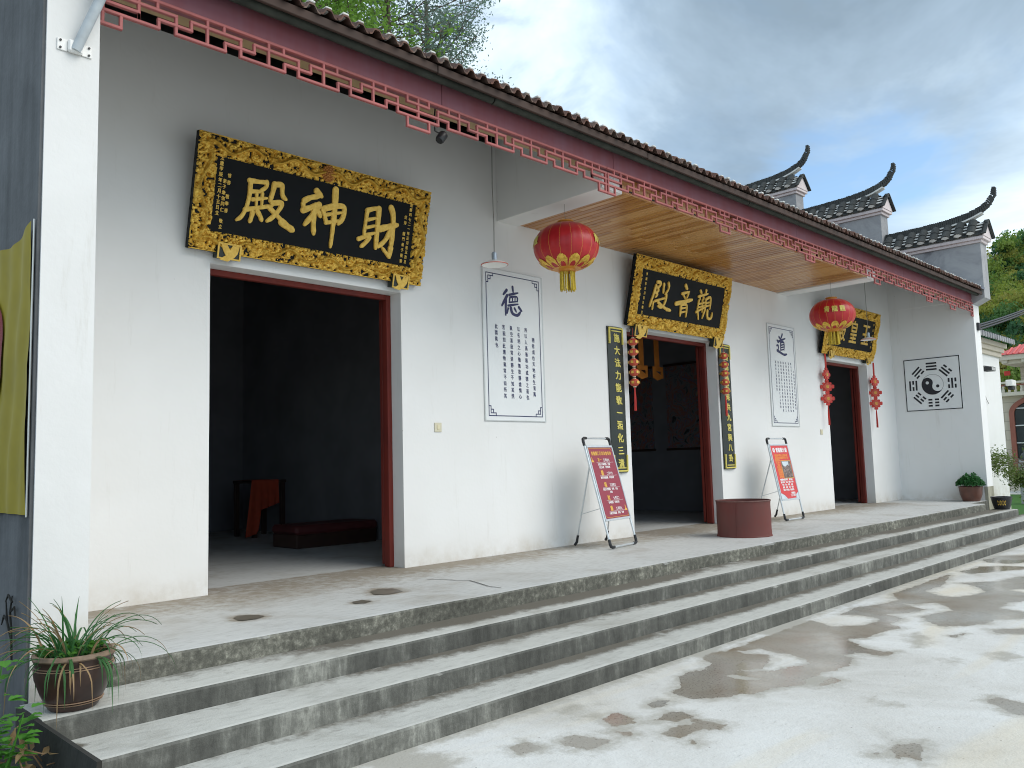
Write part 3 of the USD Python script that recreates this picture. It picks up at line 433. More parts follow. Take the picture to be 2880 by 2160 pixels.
CH2 = [[(0.0399,[(0.486,0.592),(0.562,0.6),(0.558,0.565),(0.514,0.529)]),(0.0399,[(0.465,0.545),(0.447,0.46),(0.409,0.35),(0.388,0.276)]),(0.0342,[(0.502,0.527),(0.544,0.487),(0.478,0.464)]),(0.0323,[(0.467,0.459),(0.535,0.444),(0.48,0.404)]),(0.0323,[(0.452,0.332),(0.45,0.286),(0.453,0.245)]),(0.0285,[(0.479,0.35),(0.588,0.386),(0.686,0.413)]),(0.038,[(0.63,0.582),(0.632,0.529),(0.638,0.476)]),(0.036,[(0.725,0.61),(0.749,0.567),(0.729,0.511),(0.681,0.463)]),(0.0399,[(0.71,0.455),(0.712,0.363),(0.646,0.282),(0.563,0.299)]),(0.0378,[(0.551,0.348),(0.66,0.303),(0.759,0.279)]),(0.042,[(0.759,0.279),(0.844,0.273)])],[(0.0473,[(1.113,0.629),(1.156,0.591)]),(0.0352,[(1.055,0.517),(1.213,0.561)]),(0.0315,[(1.085,0.507),(1.136,0.464)]),(0.0308,[(1.198,0.535),(1.168,0.46)]),(0.0506,[(0.946,0.373),(1.122,0.419),(1.302,0.466)]),(0.0399,[(1.064,0.371),(1.07,0.302),(1.076,0.23)]),(0.0357,[(1.064,0.372),(1.197,0.402),(1.207,0.317),(1.209,0.232)]),(0.0252,[(1.089,0.328),(1.185,0.348)]),(0.0264,[(1.088,0.276),(1.188,0.296)])],[(0.0374,[(1.476,0.606),(1.507,0.574)]),(0.0345,[(1.607,0.631),(1.601,0.572)]),(0.0308,[(1.441,0.527),(1.548,0.558),(1.659,0.59)]),(0.0308,[(1.479,0.513),(1.485,0.49)]),(0.0322,[(1.562,0.536),(1.573,0.509)]),(0.0308,[(1.466,0.476),(1.461,0.41),(1.456,0.345)]),(0.0308,[(1.434,0.318),(1.526,0.361),(1.627,0.401)]),(0.0299,[(1.55,0.494),(1.577,0.334)]),(0.0253,[(1.478,0.43),(1.631,0.471)]),(0.0242,[(1.489,0.389),(1.642,0.431)]),(0.0308,[(1.626,0.503),(1.647,0.366)]),(0.0345,[(1.624,0.507),(1.741,0.57),(1.753,0.477),(1.754,0.395)]),(0.0253,[(1.649,0.461),(1.736,0.485)]),(0.0253,[(1.659,0.421),(1.741,0.443)]),(0.0345,[(1.636,0.365),(1.599,0.251)]),(0.0322,[(1.476,0.315),(1.513,0.228)]),(0.0391,[(1.704,0.364),(1.714,0.259),(1.824,0.26),(1.827,0.345)])]]
CH3 = [[(0.0336,[(1.924,2.74),(1.874,2.688)]),(0.0351,[(1.93,2.683),(1.849,2.566)]),(0.0324,[(1.909,2.638),(1.901,2.471)]),(0.0308,[(2.014,2.784),(2.021,2.727)]),(0.027,[(1.962,2.694),(2.093,2.73)]),(0.0216,[(1.971,2.669),(1.959,2.613)]),(0.0224,[(1.971,2.669),(2.091,2.696),(2.079,2.632)]),(0.0174,[(2.01,2.677),(2.007,2.624)]),(0.0168,[(2.05,2.684),(2.045,2.628)]),(0.0189,[(1.959,2.613),(2.086,2.636)]),(0.0252,[(1.941,2.576),(2.091,2.608)]),(0.0252,[(1.94,2.547),(1.922,2.491)]),(0.0364,[(1.981,2.555),(1.994,2.493),(2.082,2.477),(2.122,2.524)]),(0.028,[(2.037,2.555),(2.061,2.521)]),(0.0324,[(2.103,2.574),(2.144,2.538)])],[(0.0376,[(7.934,2.771),(7.983,2.741)]),(0.0368,[(8.046,2.822),(7.994,2.749)]),(0.0353,[(7.884,2.692),(8.133,2.761)]),(0.0282,[(7.977,2.688),(7.961,2.564)]),(0.0336,[(7.977,2.688),(8.105,2.714),(8.078,2.573)]),(0.024,[(7.987,2.644),(8.083,2.664)]),(0.0235,[(7.982,2.606),(8.078,2.624)]),(0.024,[(7.961,2.564),(8.079,2.584)]),(0.0368,[(7.871,2.709),(7.917,2.68)]),(0.0322,[(7.846,2.629),(7.913,2.645),(7.875,2.538)]),(0.0423,[(7.852,2.551),(7.936,2.532),(8.068,2.492),(8.159,2.513)])]]
PUD = [[(0.94,-2.84),(1.11,-2.87),(1.25,-2.91),(1.44,-2.89),(1.76,-2.89),(2.15,-2.87),(2.5,-2.88),(2.42,-3.01),(2.35,-3.1),(2.45,-3.17),(2.48,-3.24),(2.08,-3.4),(1.98,-3.37),(1.94,-3.46),(1.56,-3.62),(1.5,-3.54),(1.47,-3.66),(1.25,-3.71),(1.08,-3.69),(0.92,-3.66),(0.7,-3.68),(0.63,-3.7),(0.56,-3.66),(0.48,-3.6),(0.37,-3.58),(0.29,-3.57),(0.23,-3.48),(0.16,-3.5),(0.07,-3.45),(0.02,-3.38),(-0.01,-3.31),(0.01,-3.21),(0.06,-3.16),(0.14,-3.18),(0.24,-3.12),(0.34,-3.04),(0.49,-3.02),(0.56,-3.06),(0.68,-3.04),(0.77,-3.01),(0.84,-2.9)],[(2.0,-3.17),(2.18,-3.15),(2.3,-3.03),(2.41,-3.13),(2.56,-3.29),(2.9,-3.3),(2.95,-3.1),(2.88,-2.95),(3.27,-2.91),(3.52,-3.02),(3.88,-3.07),(4.16,-2.9),(4.82,-2.91),(5.88,-2.89),(5.38,-3.03),(4.84,-3.11),(4.54,-3.07),(4.32,-3.28),(4.31,-3.4),(4.48,-3.51),(4.81,-3.54),(5.12,-3.35),(5.24,-3.18),(5.54,-3.46),(5.96,-3.52),(6.15,-3.61),(5.22,-3.82),(5.01,-3.68),(4.86,-3.91),(4.53,-3.98),(4.26,-3.87),(3.93,-3.89),(3.86,-4.14),(3.6,-4.2),(3.37,-3.99),(3.16,-3.99),(3.02,-3.9),(2.87,-3.79),(2.92,-3.67),(3.18,-3.52),(3.34,-3.53),(3.61,-3.63),(3.82,-3.49),(3.92,-3.38),(3.75,-3.28),(3.75,-3.14),(3.54,-3.35),(3.53,-3.45),(3.3,-3.36),(3.12,-3.23),(3.02,-3.42),(2.74,-3.42),(2.62,-3.54),(2.43,-3.48),(2.11,-3.48),(2.02,-3.36),(1.85,-3.53),(1.76,-3.7),(1.8,-3.82),(1.64,-3.81),(1.64,-3.62),(1.7,-3.41)],[(0.77,-3.76),(0.9,-3.76),(0.87,-3.83),(0.78,-3.82),(0.68,-3.79)],[(2.95,-4.08),(3.17,-4.3),(2.95,-4.35),(2.85,-4.16)],[(2.54,-3.92),(2.7,-3.99),(2.52,-3.96)],[(0.95,-4.6),(1.07,-4.62),(1.03,-4.72),(0.99,-4.8),(0.8,-4.84),(0.8,-4.74),(0.87,-4.69)],[(-0.12,-4.48),(-0.02,-4.53),(0.06,-4.57),(-0.08,-4.61),(-0.2,-4.66),(-0.18,-4.6),(-0.23,-4.56),(-0.13,-4.51)],[(-0.22,-4.46),(-0.2,-4.48),(-0.25,-4.48)],[(6.11,-2.92),(6.66,-2.99),(6.85,-3.16),(6.91,-3.38),(6.75,-3.47),(6.48,-3.33),(6.21,-3.19),(6.0,-3.07)],[(7.28,-2.82),(7.86,-2.9),(8.18,-3.14),(7.42,-3.32),(7.09,-3.18),(7.11,-2.94)],[(-0.26,-3.22),(-0.16,-3.22),(-0.12,-3.29),(-0.2,-3.3),(-0.29,-3.28)],[(-0.48,-3.42),(-0.29,-3.4),(-0.25,-3.46),(-0.27,-3.53),(-0.33,-3.6),(-0.3,-3.68),(-0.3,-3.75),(-0.37,-3.76),(-0.42,-3.69),(-0.52,-3.68),(-0.61,-3.67),(-0.62,-3.6),(-0.61,-3.57),(-0.45,-3.57),(-0.39,-3.6),(-0.33,-3.56),(-0.32,-3.51),(-0.41,-3.52),(-0.42,-3.45)],[(-0.62,-3.73),(-0.6,-3.74),(-0.62,-3.76),(-0.65,-3.77)],[(-1.26,-3.15),(-1.15,-3.14),(-1.14,-3.25),(-1.21,-3.26),(-1.28,-3.23)],[(-1.04,-3.24),(-0.94,-3.26),(-0.89,-3.35),(-0.87,-3.44),(-0.96,-3.46),(-1.04,-3.43),(-1.06,-3.34)],[(-0.63,-3.2),(-0.5,-3.19),(-0.5,-3.28),(-0.55,-3.36),(-0.64,-3.37),(-0.69,-3.32)],[(-0.76,-3.34),(-0.71,-3.42),(-0.72,-3.47),(-0.76,-3.47)]]
HOLES = [[(1.16,-2.96),(1.33,-3.04),(1.29,-3.18),(1.3,-3.29),(1.26,-3.39),(1.15,-3.5),(1.06,-3.47),(0.93,-3.44),(0.79,-3.4),(0.76,-3.33),(0.69,-3.21),(0.76,-3.27),(0.85,-3.32),(1.02,-3.28),(1.13,-3.22),(1.22,-3.14),(1.15,-3.05)],[(0.56,-3.24),(0.6,-3.26),(0.6,-3.36),(0.61,-3.46),(0.56,-3.42),(0.54,-3.32)]]
DAMP_P = [[(-1.78,-2.82),(-1.62,-2.8),(-1.52,-2.9),(-1.5,-3.1),(-1.65,-3.14),(-1.9,-2.9),(-1.88,-2.82)],[(-0.67,-3.03),(-0.55,-3.11),(-0.6,-3.17),(-0.7,-3.11)],[(-0.67,-2.9),(-0.53,-2.9),(-0.43,-2.98),(-0.61,-2.98),(-0.71,-2.98)],[(2.06,-4.28),(2.26,-4.34),(2.2,-4.47),(2.15,-4.53),(1.96,-4.48),(1.98,-4.37)],[(1.8,-4.08),(1.86,-4.16),(1.8,-4.24),(1.66,-4.22)],[(2.36,-3.65),(2.53,-3.7),(2.48,-3.8),(2.21,-3.92),(1.97,-3.89),(2.2,-3.75)],[(0.59,-4.08),(0.7,-4.1),(0.61,-4.17),(0.63,-4.23),(0.6,-4.32),(0.48,-4.2)]]
STAIN = [[(-1.68,-1.09),(-1.6,-1.02),(-1.48,-1.11),(-1.48,-1.2),(-1.57,-1.25),(-1.68,-1.24)],[(-0.52,-0.92),(-0.39,-0.84),(-0.29,-0.93),(-0.32,-1.12),(-0.48,-1.16),(-0.58,-1.09)],[(-0.84,-1.17),(-0.75,-1.17),(-0.73,-1.29),(-0.8,-1.34),(-0.88,-1.28)]]
ST2 = [[(-2.92,-2.16),(-2.89,-2.13),(-2.87,-2.16),(-2.86,-2.19),(-2.89,-2.22),(-2.92,-2.21)]]
CRACK = [[(0.17,-0.77),(0.25,-0.9),(0.26,-1.01),(0.32,-1.11),(0.27,-1.26),(0.2,-1.45),(0.19,-1.52),(0.2,-1.59)]]
# ------------------------------------------------------------------ ground, porch and steps
G = -0.4413
def sheet(poly, z): return MB().flat(poly, z).mesh()
from scipy import ndimage
def field(polys, X0, X1, Y0, Y1, res, soft):
    """0..1 field, 0.5 on the outlines, from the distance to them"""
    from PIL import Image, ImageDraw
    w, h = int((X1-X0)/res), int((Y1-Y0)/res); im = Image.new('L', (w, h)); dr = ImageDraw.Draw(im)
    for g in getattr(polys, 'geoms', [polys]):
        dr.polygon([((x-X0)/res, (y-Y0)/res) for x, y in g.exterior.coords], fill=255)
        for r_ in g.interiors: dr.polygon([((x-X0)/res, (y-Y0)/res) for x, y in r_.coords], fill=0)
    on = np.asarray(im) > 0; sd = ndimage.distance_transform_edt(on)-ndimage.distance_transform_edt(~on)
    F = np.clip(.5+sd*res/soft, 0, 1)
    def at(x, y):
        i = (np.asarray(y)-Y0)/res; j = (np.asarray(x)-X0)/res; v = ndimage.map_coordinates(F, [np.clip(i, 0, h-1), np.clip(j, 0, w-1)], order=1)
        return np.where((i < 0) | (j < 0) | (i > h-1) | (j > w-1), 0, v)
    return at
def uni(L): return unary_union([Polygon(p).buffer(0) for p in L])
wetP = unary_union([uni(PUD[:1]).difference(uni(HOLES)), uni(PUD[1:])])
WET = field(wetP, -4, 15, -8, -2, .012, .30); DMP = field(unary_union([uni(DAMP_P), wetP.buffer(.05), sbox(-3, -2.84, 14, -2.7)]), -4, 15, -8, -2, .012, .35)
gx = np.concatenate([[-400, -120, -40, -15, -6], np.arange(-3.2, 13.0, .030), [13.4, 14, 16, 20, 40, 120, 400]]); gy = np.concatenate([[-400, -120, -40, -15, -9, -7.5], np.arange(-7.0, -2.7, .026), [-2.5, -1, 2, 8, 20, 60, 120, 400]])
GX, GY = np.meshgrid(gx, gy, indexing='ij'); nv = len(gy); ii, jj = np.meshgrid(np.arange(len(gx)-1), np.arange(nv-1), indexing='ij'); k0 = (ii*nv+jj).ravel()
gf = np.column_stack([k0, k0+nv, k0+nv+1, k0+1])
obj('ground', (np.column_stack([GX.ravel(), GY.ravel(), np.full(GX.size, G)]), gf), COURT, kind='structure', label='pale worn concrete courtyard with puddles and damp patches', attr={'wet': WET(GX.ravel(), GY.ravel()), 'damp': DMP(GX.ravel(), GY.ravel())})
obj('planting_bed', MB().flat(unary_union([sbox(-12, -9, -3.02, 30), sbox(-3.03, -1.75, -2.905, 30)]), G+0.004).mesh(), SOIL, kind='structure', label='dark soil strip along the left end of the steps')
obj('lawn', MB().flat(sbox(14.2, -3.0, 24, 3), G+0.004).mesh(), GRASS, kind='structure', label='strip of lawn beyond the right end of the steps')

def slab(x0, x1, yf, yb, zt, zb, seed, n=None, amp=0.004, r=0.012, m=12, dirt=None):
    """one poured step: worn, slightly wandering front edge with a rounded nose"""
    n = n or max(12, int((x1-x0)/0.06)); xs = np.linspace(x0, x1, n+1)
    w = (meshkit.fbm(np.column_stack([xs*2.2, np.full(n+1, seed), np.zeros(n+1)]), 4, seed)-.5)*2*amp
    c = (meshkit.noise(np.column_stack([xs*9, np.full(n+1, seed+3.3), np.zeros(n+1)]), seed)-.5)
    w2 = np.where(c > 0.34, (c-0.34)*0.09, 0)
    ytop = np.linspace(yb, yf+r*1.6, m+1)
    rows = [np.column_stack([xs, np.full(n+1, y)+(w+w2)*(k_/m)**3, np.full(n+1, zt)+w*0.3*(k_/m)]) for k_, y in enumerate(ytop)]
    rows += [np.column_stack([xs, yf+r*.35+w+w2*.7, zt-r*.3+w*.2-w2*.3]),
            np.column_stack([xs, yf+w, zt-r*1.3-w2]),
            np.column_stack([xs, yf+w*.6, np.full(n+1, zb)]),
            np.column_stack([xs, np.full(n+1, yb), np.full(n+1, zb)])]
    mb = MB(); k = n+1; v = np.vstack(rows); NR = len(rows); f = []
    for a in range(NR-1):
        i_ = np.arange(n); f.append(np.column_stack([a*k+i_, (a+1)*k+i_, (a+1)*k+i_+1, a*k+i_+1]))
    f.append(np.column_stack([(NR-1)*k+np.arange(n), np.arange(n), np.arange(n)+1, (NR-1)*k+np.arange(n)+1]))
    f = np.vstack(f); f = np.vstack([f[:, [0, 1, 2]], f[:, [0, 2, 3]]]); ends = []
    for e, o in ((0, False), (n, True)):
        q = [a*k+e for a in range(NR)]; t = [(q[0], q[i], q[i+1]) for i in range(1, NR-1)]
        ends += [tt[::-1] if not o else tt for tt in t]
    d = np.zeros(len(v)) if dirt is None else np.where(v[:, 2] > zt-.004, dirt(v[:, 0], v[:, 1]), 0)
    return (v, np.vstack([f, ends])), d
nz2 = lambda x, y, s, sd: meshkit.fbm(np.column_stack([np.asarray(x)*s, np.asarray(y)*s, np.full(np.size(x), sd*3.1)]), 5, sd)
STN = field(uni(STAIN), -3, 12, -2, 1, .01, .22)
def porch_dirt(x, y):      # dusty strip along the wall, trodden clean towards the edge
    near = np.clip((y+1.05)/.9, 0, 1)*np.where(y > .35, 0, 1); return 1.1*STN(x, y)+.85*near*(.35+nz2(x, y, 1.3, 4))+.25*np.clip(nz2(x, y, .8, 6)-.45, 0, 1)*2*np.clip((y+1.6)/.3, 0, 1)
gm_, gd_ = slab(-2.60, 11.56, -1.736, 7.0, 0.0, G, 3, amp=0.006, n=430, m=150, dirt=porch_dirt)
porch = obj('porch', gm_, PORCHC, kind='structure', label='concrete porch in front of the temple doors', attr={'dirt': gd_})
obj('porch_corner', MB().box((11.56, -1.500, G), (12.60, 7.0, -0.001)).mesh(), PORCHC, kind='structure')
SE = [(-1.736, 0.0), (-2.079, -0.1155), (-2.440, -0.2233), (-2.771, -0.3368)]
for k, (xl, xr) in enumerate([(-3.0, 12.15), (-3.0, 13.3), (-3.0, 14.2)], 1):
    yf, zt = SE[k]; yb = SE[k-1][0] + 0.01; ST_ = field(uni(ST2), -3, 0, -3, -2, .005, .05) if k == 2 else None
    def step_dirt(x, y, k=k, yb=yb, yf=yf, ST_=ST_):
        u = np.clip((yb-y)/(yb-yf), 0, 1); d = np.clip(1.15-u*(1.9 if k > 1 else 1.25), 0, 1)*(.25+1.6*nz2(x, y, 1.1, 10+k))*np.clip((x+2.9)/3.0+.15, .15, 1)
        if k == 1: d = d*1.25+np.clip((x-8.0)/3, 0, 1)*.35*np.clip(1-u*1.05, 0, 1)
        return d if ST_ is None else np.maximum(d, ST_(x, y)*1.0)
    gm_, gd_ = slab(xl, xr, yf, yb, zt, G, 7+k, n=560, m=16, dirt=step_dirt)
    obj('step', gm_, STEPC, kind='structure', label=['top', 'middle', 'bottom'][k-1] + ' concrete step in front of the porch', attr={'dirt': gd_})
obj('bed_edge', MB().box((-3.02, -2.79, G-0.05), (-3.002, -1.75, -0.118)).mesh(), MOSSY, kind='structure', label='black mossy end face of the steps')

for i, p in enumerate(STAIN): obj('porch_stain', sheet(jitter(p, 0.035, 80+i, 0.012).buffer(-.012), 0.004), STAINM, kind='structure')
ck = np.array(CRACK[0]); cq = LineString(ck).buffer(0.005)
obj('porch_crack', sheet(cq, 0.004), MOSSY, kind='structure')

# ------------------------------------------------------------------ the temple hall
T = thing('temple_hall', 'long white temple hall with three doors, tiled eave and stepped gable', 'temple')
D1L, D1R, D2L, D2R, D3L, D3R, DT, COR, WT = -1.313, 0.5326, 3.998, 6.054, 9.5885, 11.3265, 2.535, 12.6013, 4.285
TH = 0.26
fwall = MB()
xs = [-2.66, D1L, D1R, D2L, D2R, D3L, D3R, COR]
for a, b in ((0, 1), (2, 3), (4, 5), (6, 7)): fwall.box((xs[a], 0, 0.0005), (xs[b], TH, WT))
for a, b in ((1, 2), (3, 4), (5, 6)): fwall.box((xs[a], 0.0, DT), (xs[b], TH, WT))
obj('front_wall', fwall.mesh(), PLASTER, T)
# door frames: rebated jambs and a lintel, set back in the wall
for (a, b) in ((D1L, D1R), (D2L, D2R), (D3L, D3R)):
    fr = xpart('door_frame', T); y0 = 0.155
    for s, x in ((1, a), (-1, b)):
        m = MB(); m.rbox((min(x, x+s*.050)+.0005, y0, .002), (max(x, x+s*.050)-.0005, y0+.055, DT-.002), .004)
        m.rbox((min(x, x+s*.036)+.0005, y0+.055, .002), (max(x, x+s*.036)-.0005, y0+.10, DT-.002), .003)
        obj('jamb', m.mesh(), REDFRAME, fr)
    m = MB(); m.rbox((a+.0505, y0+.001, DT-.048), (b-.0505, y0+.054, DT-.001), .004); m.rbox((a+.0505, y0+.055, DT-.034), (b-.0505, y0+.10, DT-.001), .003)
    obj('lintel', m.mesh(), REDFRAME, fr)
    # leaves folded back into the room
    for s, x in ((1, a), (-1, b)):
        x0, x1 = sorted((x+s*.022, x-s*.72)); lf = MB(); lf.rbox((x0, TH+.015, .02), (x1, TH+.055, DT-.03), .004)
        L = obj('door_leaf', lf.mesh(), REDFRAME, T)
        for z0, z1 in ((.15, .95), (1.1, DT-.2)):
            a0, a1 = sorted((x-s*.08, x-s*.62)); q = MB(); q.rbox((a0, TH+.0555, z0), (a1, TH+.064, z1), .003); obj('door_panel', q.mesh(), REDFRAME, L)
# rooms behind the doors
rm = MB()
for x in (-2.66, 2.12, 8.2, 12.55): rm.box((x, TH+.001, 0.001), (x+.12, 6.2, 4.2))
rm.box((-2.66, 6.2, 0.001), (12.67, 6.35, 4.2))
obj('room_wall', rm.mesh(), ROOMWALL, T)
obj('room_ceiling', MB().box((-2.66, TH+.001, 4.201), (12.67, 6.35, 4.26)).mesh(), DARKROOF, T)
# gable walls
PX0, PX1, PF = -2.912, -2.649, -1.529
gl = MB(); gl.box((PX0+.004, PF, G), (PX1, TH, 4.9)); gl.box((PX0+.004, TH, G), (PX1, 9.0, 6.5))
obj('left_gable_wall', gl.mesh(), PILLAR, T, label='white plastered front end of the left gable wall')
obj('left_gable_outer_face', MB().box((PX0-.012, PF+.012, G), (PX0+.003, 9.0, 6.5)).mesh(), GREYWALL, T, label='dark grey weathered outer face of the left gable wall')
GX0, GX1, GF = 12.6015, 12.95, -1.507
gr = MB(); gr.box((GX0, GF, G), (GX1, 9.0, 3.70)); obj('right_gable_wall', gr.mesh(), PLASTER, T)
# dirty damp foot of the right gable wall
obj('gable_foot', MB().box((GX0-.004, GF-.004, G), (GX1+.004, GF+.05, 0.25)).mesh(), rough_wall('stained_wall_foot', (0.55, 0.53, 0.42), (0.12, 0.11, 0.07), 0.9), T)
gs = MB()
gs.box((GX0-.003, -1.72, 3.701), (GX1+.003, 9.0, 4.73)); gs.box((GX0-.003, 0.02, 4.7301), (GX1+.003, 9.0, 5.67)); gs.box((GX0-.003, 1.76, 5.6701), (GX1+.003, 9.0, 6.55))
gs.add([(GX0-.003, GF, 3.60), (GX1+.003, GF, 3.60), (GX1+.003, -1.72, 3.7005), (GX0-.003, -1.72, 3.7005), (GX0-.003, GF, 3.7005), (GX1+.003, GF, 3.7005)], [(0, 1, 2), (0, 2, 3), (0, 3, 4), (1, 5, 2)])
obj('right_gable_inner_face', MB().add([(GX0-.008, -1.49, 3.69), (GX0-.008, .3, 3.69), (GX0-.008, .3, 4.6), (GX0-.008, -1.49, 3.85), (GX0-.001, -1.49, 3.69), (GX0-.001, .3, 3.69), (GX0-.001, .3, 4.6), (GX0-.001, -1.49, 3.85)], [(0, 3, 2, 1), (0, 1, 5, 4), (0, 4, 7, 3), (4, 5, 6, 7)]).mesh(), PLASTER, T)
obj('stepped_gable', gs.mesh(), GABLEGREY, T, label='grey cement stepped upper part of the right gable')

# horse-head crests with swept-up ridge ends
def crest(name, yf, yb, z0, tipz, lab):
    c = xpart(name, T); xm = (GX0+GX1)/2; hw = (GX1-GX0)/2
    m = MB()
    m.rbox((xm-hw-.035, yf-.035, z0), (xm+hw+.035, yb, z0+.055), .006); m.rbox((xm-hw-.075, yf-.075, z0+.0551), (xm+hw+.075, yb, z0+.11), .006)
    obj('moulding', m.mesh(), PINKTRIM, c)
    zb = z0+.111; zt = z0+.405; ov = hw+.11
    core = MB(); core.add([(xm-hw-.05, yf-.06, zb), (xm+hw+.05, yf-.06, zb), (xm, yf-.06, zt-.02), (xm-hw-.05, yb, zb), (xm+hw+.05, yb, zb), (xm, yb, zt-.02)], [(0, 1, 2), (3, 5, 4), (0, 2, 5), (0, 5, 3), (1, 4, 5), (1, 5, 2), (0, 3, 4), (0, 4, 1)])
    obj('lime_core', core.mesh(), LIME, c)
    TP = .218; n = int(round((yb-yf+.08)/TP))
    for i in range(n):
        y = yf-.05+TP*(i+.5)-.05
        for s in (-1, 1):
            e = np.array([xm+s*ov, y, zb+.035]); t = np.array([xm+s*.03, y, zt])
            d = t-e; L = np.linalg.norm(d); d /= L; nrm = np.cross(d, [0, 1, 0])*(-s); nrm = nrm if nrm[2] > 0 else -nrm
            # trough tile and cover tile, both curved
            for nm, off, rad, sg in (('trough_tile', 0.0, .095, -1), ('cover_tile', TP/2, .082, 1)):
                a = np.linspace(-1.15, 1.15, 7); q = MB(); V = []
                for u, lift in ((0.0, 0.0), (L*.5, .004), (L*.5, .016), (L, .016)):
                    for thk in (0, .012):
                        for aa in a: V.append(e + d*u + np.array([0, off+rad*math.sin(aa), 0]) + nrm*(lift + sg*(rad*math.cos(aa)-rad*.45) + (thk if sg > 0 else -thk) + (.028 if sg > 0 else 0.028)))
                F = []
                for r_ in range(3):
                    for th in (0, 1):
                        for j in range(6):
                            p0 = (r_*2+th)*7+j; p1 = ((r_+1)*2+th)*7+j; F.append((p0, p0+1, p1+1, p1))
                for r_ in (0, 3):
                    for j in range(6): F.append(((r_*2)*7+j, (r_*2)*7+j+1, (r_*2+1)*7+j+1, (r_*2+1)*7+j))
                q.add(V, F); obj(nm, q.mesh(), DARKTILE, c)
            # lime-white crescent end under each cover tile
            a = np.linspace(-1.2, 1.2, 9); cc = e - d*.006
            V = [cc + np.array([0, TP/2+.075*math.sin(t_), 0]) + nrm*(.028+.075*math.cos(t_)-.034) for t_ in a] + [cc + np.array([0, TP/2, 0]) + nrm*(-.004)]
            V2 = [v+d*.02 for v in V]; k = len(V)
            F = [(i_, i_+1, k-1) for i_ in range(k-2)] + [(k+i_+1, k+i_, 2*k-1) for i_ in range(k-2)]
            q = MB(); q.add(V+V2, F); obj('lime_tile_end', q.mesh(), LIME, c)
            # smears of lime bedding in the trough
            for uu in (.28, .55, .8):
                cm = e + d*L*uu; yo = RNG.uniform(-.02, .02); w_ = RNG.uniform(.06, .10); a3 = np.linspace(-1, 1, 7)
                P_ = [cm+np.array([0, yo+w_*q_, 0])+d*(.030*(1-q_*q_)-.02)+nrm*(.012+.014*q_*q_) for q_ in a3]; P2 = [cm+np.array([0, yo+w_*q_*.95, 0])+d*(-.02)+nrm*(.010+.014*q_*q_) for q_ in a3]
                P3 = [p_+nrm*.012 for p_ in P_]; P4 = [p_+nrm*.012 for p_ in P2]
                q = MB(); q.add(P3+P4+P2, [(k2, k2+1, 8+k2, 7+k2) for k2 in range(6)]+[(7+k2, 8+k2, 15+k2, 14+k2) for k2 in range(6)]); obj('lime_bedding', q.mesh(), LIME, c)
    # ridge: a thick course of upright tiles rising at the front into a curved horn
    prof_y = np.array([3.0, 1.2, .70, .45, .20, .0, -.10, -.155, -.195, -.215, -.222]); dz_ = np.array([.0, .012, .035, .06, .105, .175, .245, .33, .43, .50, tipz-z0-.5305])
    dz_[-3:] = [ (tipz-z0-.53)*.72, (tipz-z0-.53)*.88, (tipz-z0-.53)]
    keep = prof_y < (yb-yf); prof_y = np.concatenate([[yb-yf], prof_y[keep]]); dz_ = np.concatenate([[dz_[~keep][-1] if (~keep).any() else 0], dz_[keep]])
    cum0 = np.linspace(0, 1, len(prof_y)); fine = np.linspace(0, 1, 90); from_ = np.column_stack([np.interp(fine, cum0, prof_y), np.interp(fine, cum0, dz_)])
    for _ in range(6): from_[1:-1] = .25*from_[:-2]+.5*from_[1:-1]+.25*from_[2:]
    pts = np.column_stack([np.full(90, xm), yf+from_[:, 0], zt+.125+from_[:, 1]])       # line of the ridge top
    tg = np.gradient(pts, axis=0); tg /= np.linalg.norm(tg, axis=1, keepdims=True)
    nn = np.cross([1.0, 0, 0], tg); nn = np.where(nn[:, 2:] < 0, -nn, nn); nn[-25:] = np.where((nn[-25:, 1:2] < 0), -nn[-25:], nn[-25:]) if False else nn[-25:]
    sgn = np.sign((np.cross(tg, [1.0, 0, 0]))@np.array([0, .5, 1.0])); nn = np.cross(tg, [1.0, 0, 0]); nn = nn*np.where((nn[:1]@np.array([0, 0, 1.0])) < 0, -1, 1)
    cum = np.concatenate([[0], np.cumsum(np.linalg.norm(np.diff(pts, axis=0), axis=1))]); LT = cum[-1]
    thk = lambda s: np.interp(s, [0, LT-.75, LT-.35, LT-.12, LT], [.125, .128, .112, .088, .055]); wid = lambda s: np.interp(s, [0, LT-.6, LT], [.13, .115, .075])
    def strip(lo, hi, wf, end):
        V = []; idx = [i for i in range(90) if cum[i] <= LT-end]
        for i in idx:
            for sx_, k_ in ((-1, lo), (1, lo), (1, hi), (-1, hi)): V.append(pts[i]+np.array([sx_*wid(cum[i])/2*wf, 0, 0])-nn[i]*(thk(cum[i])+k_))
        N = len(idx); F = [(i*4+j, i*4+(j+1) % 4, (i+1)*4+(j+1) % 4, (i+1)*4+j) for i in range(N-1) for j in range(4)] + [(0, 3, 2, 1), (4*N-4, 4*N-3, 4*N-2, 4*N-1)]
        return MB().add(V, F).mesh()
    obj('ridge_bed', strip(.030, .001, 1.35, .42), LIME, c); obj('ridge_core', strip(-.004, -.03, .82, .0), DARKTILE, c)
    nt = int(LT/.036)
    for i in range(nt):
        s = (i+.5)*.036; p = np.array([np.interp(s, cum, pts[:, k]) for k in range(3)]); tt = np.array([np.interp(s, cum, tg[:, k]) for k in range(3)]); n_ = np.array([np.interp(s, cum, nn[:, k]) for k in range(3)])
        tt /= np.linalg.norm(tt); n_ /= np.linalg.norm(n_); lean = n_+tt*.30; lean /= np.linalg.norm(lean); h_ = thk(s)*1.04
        M = frame(p-n_*thk(s)*.5+n_*RNG.uniform(-.005, .006), (1, 0, 0), np.cross(lean, [1, 0, 0]), lean)
        obj('ridge_tile', MB().obox(M, (wid(s)*RNG.uniform(.94, 1.04), .031, h_)).mesh(), DARKTILE, c)
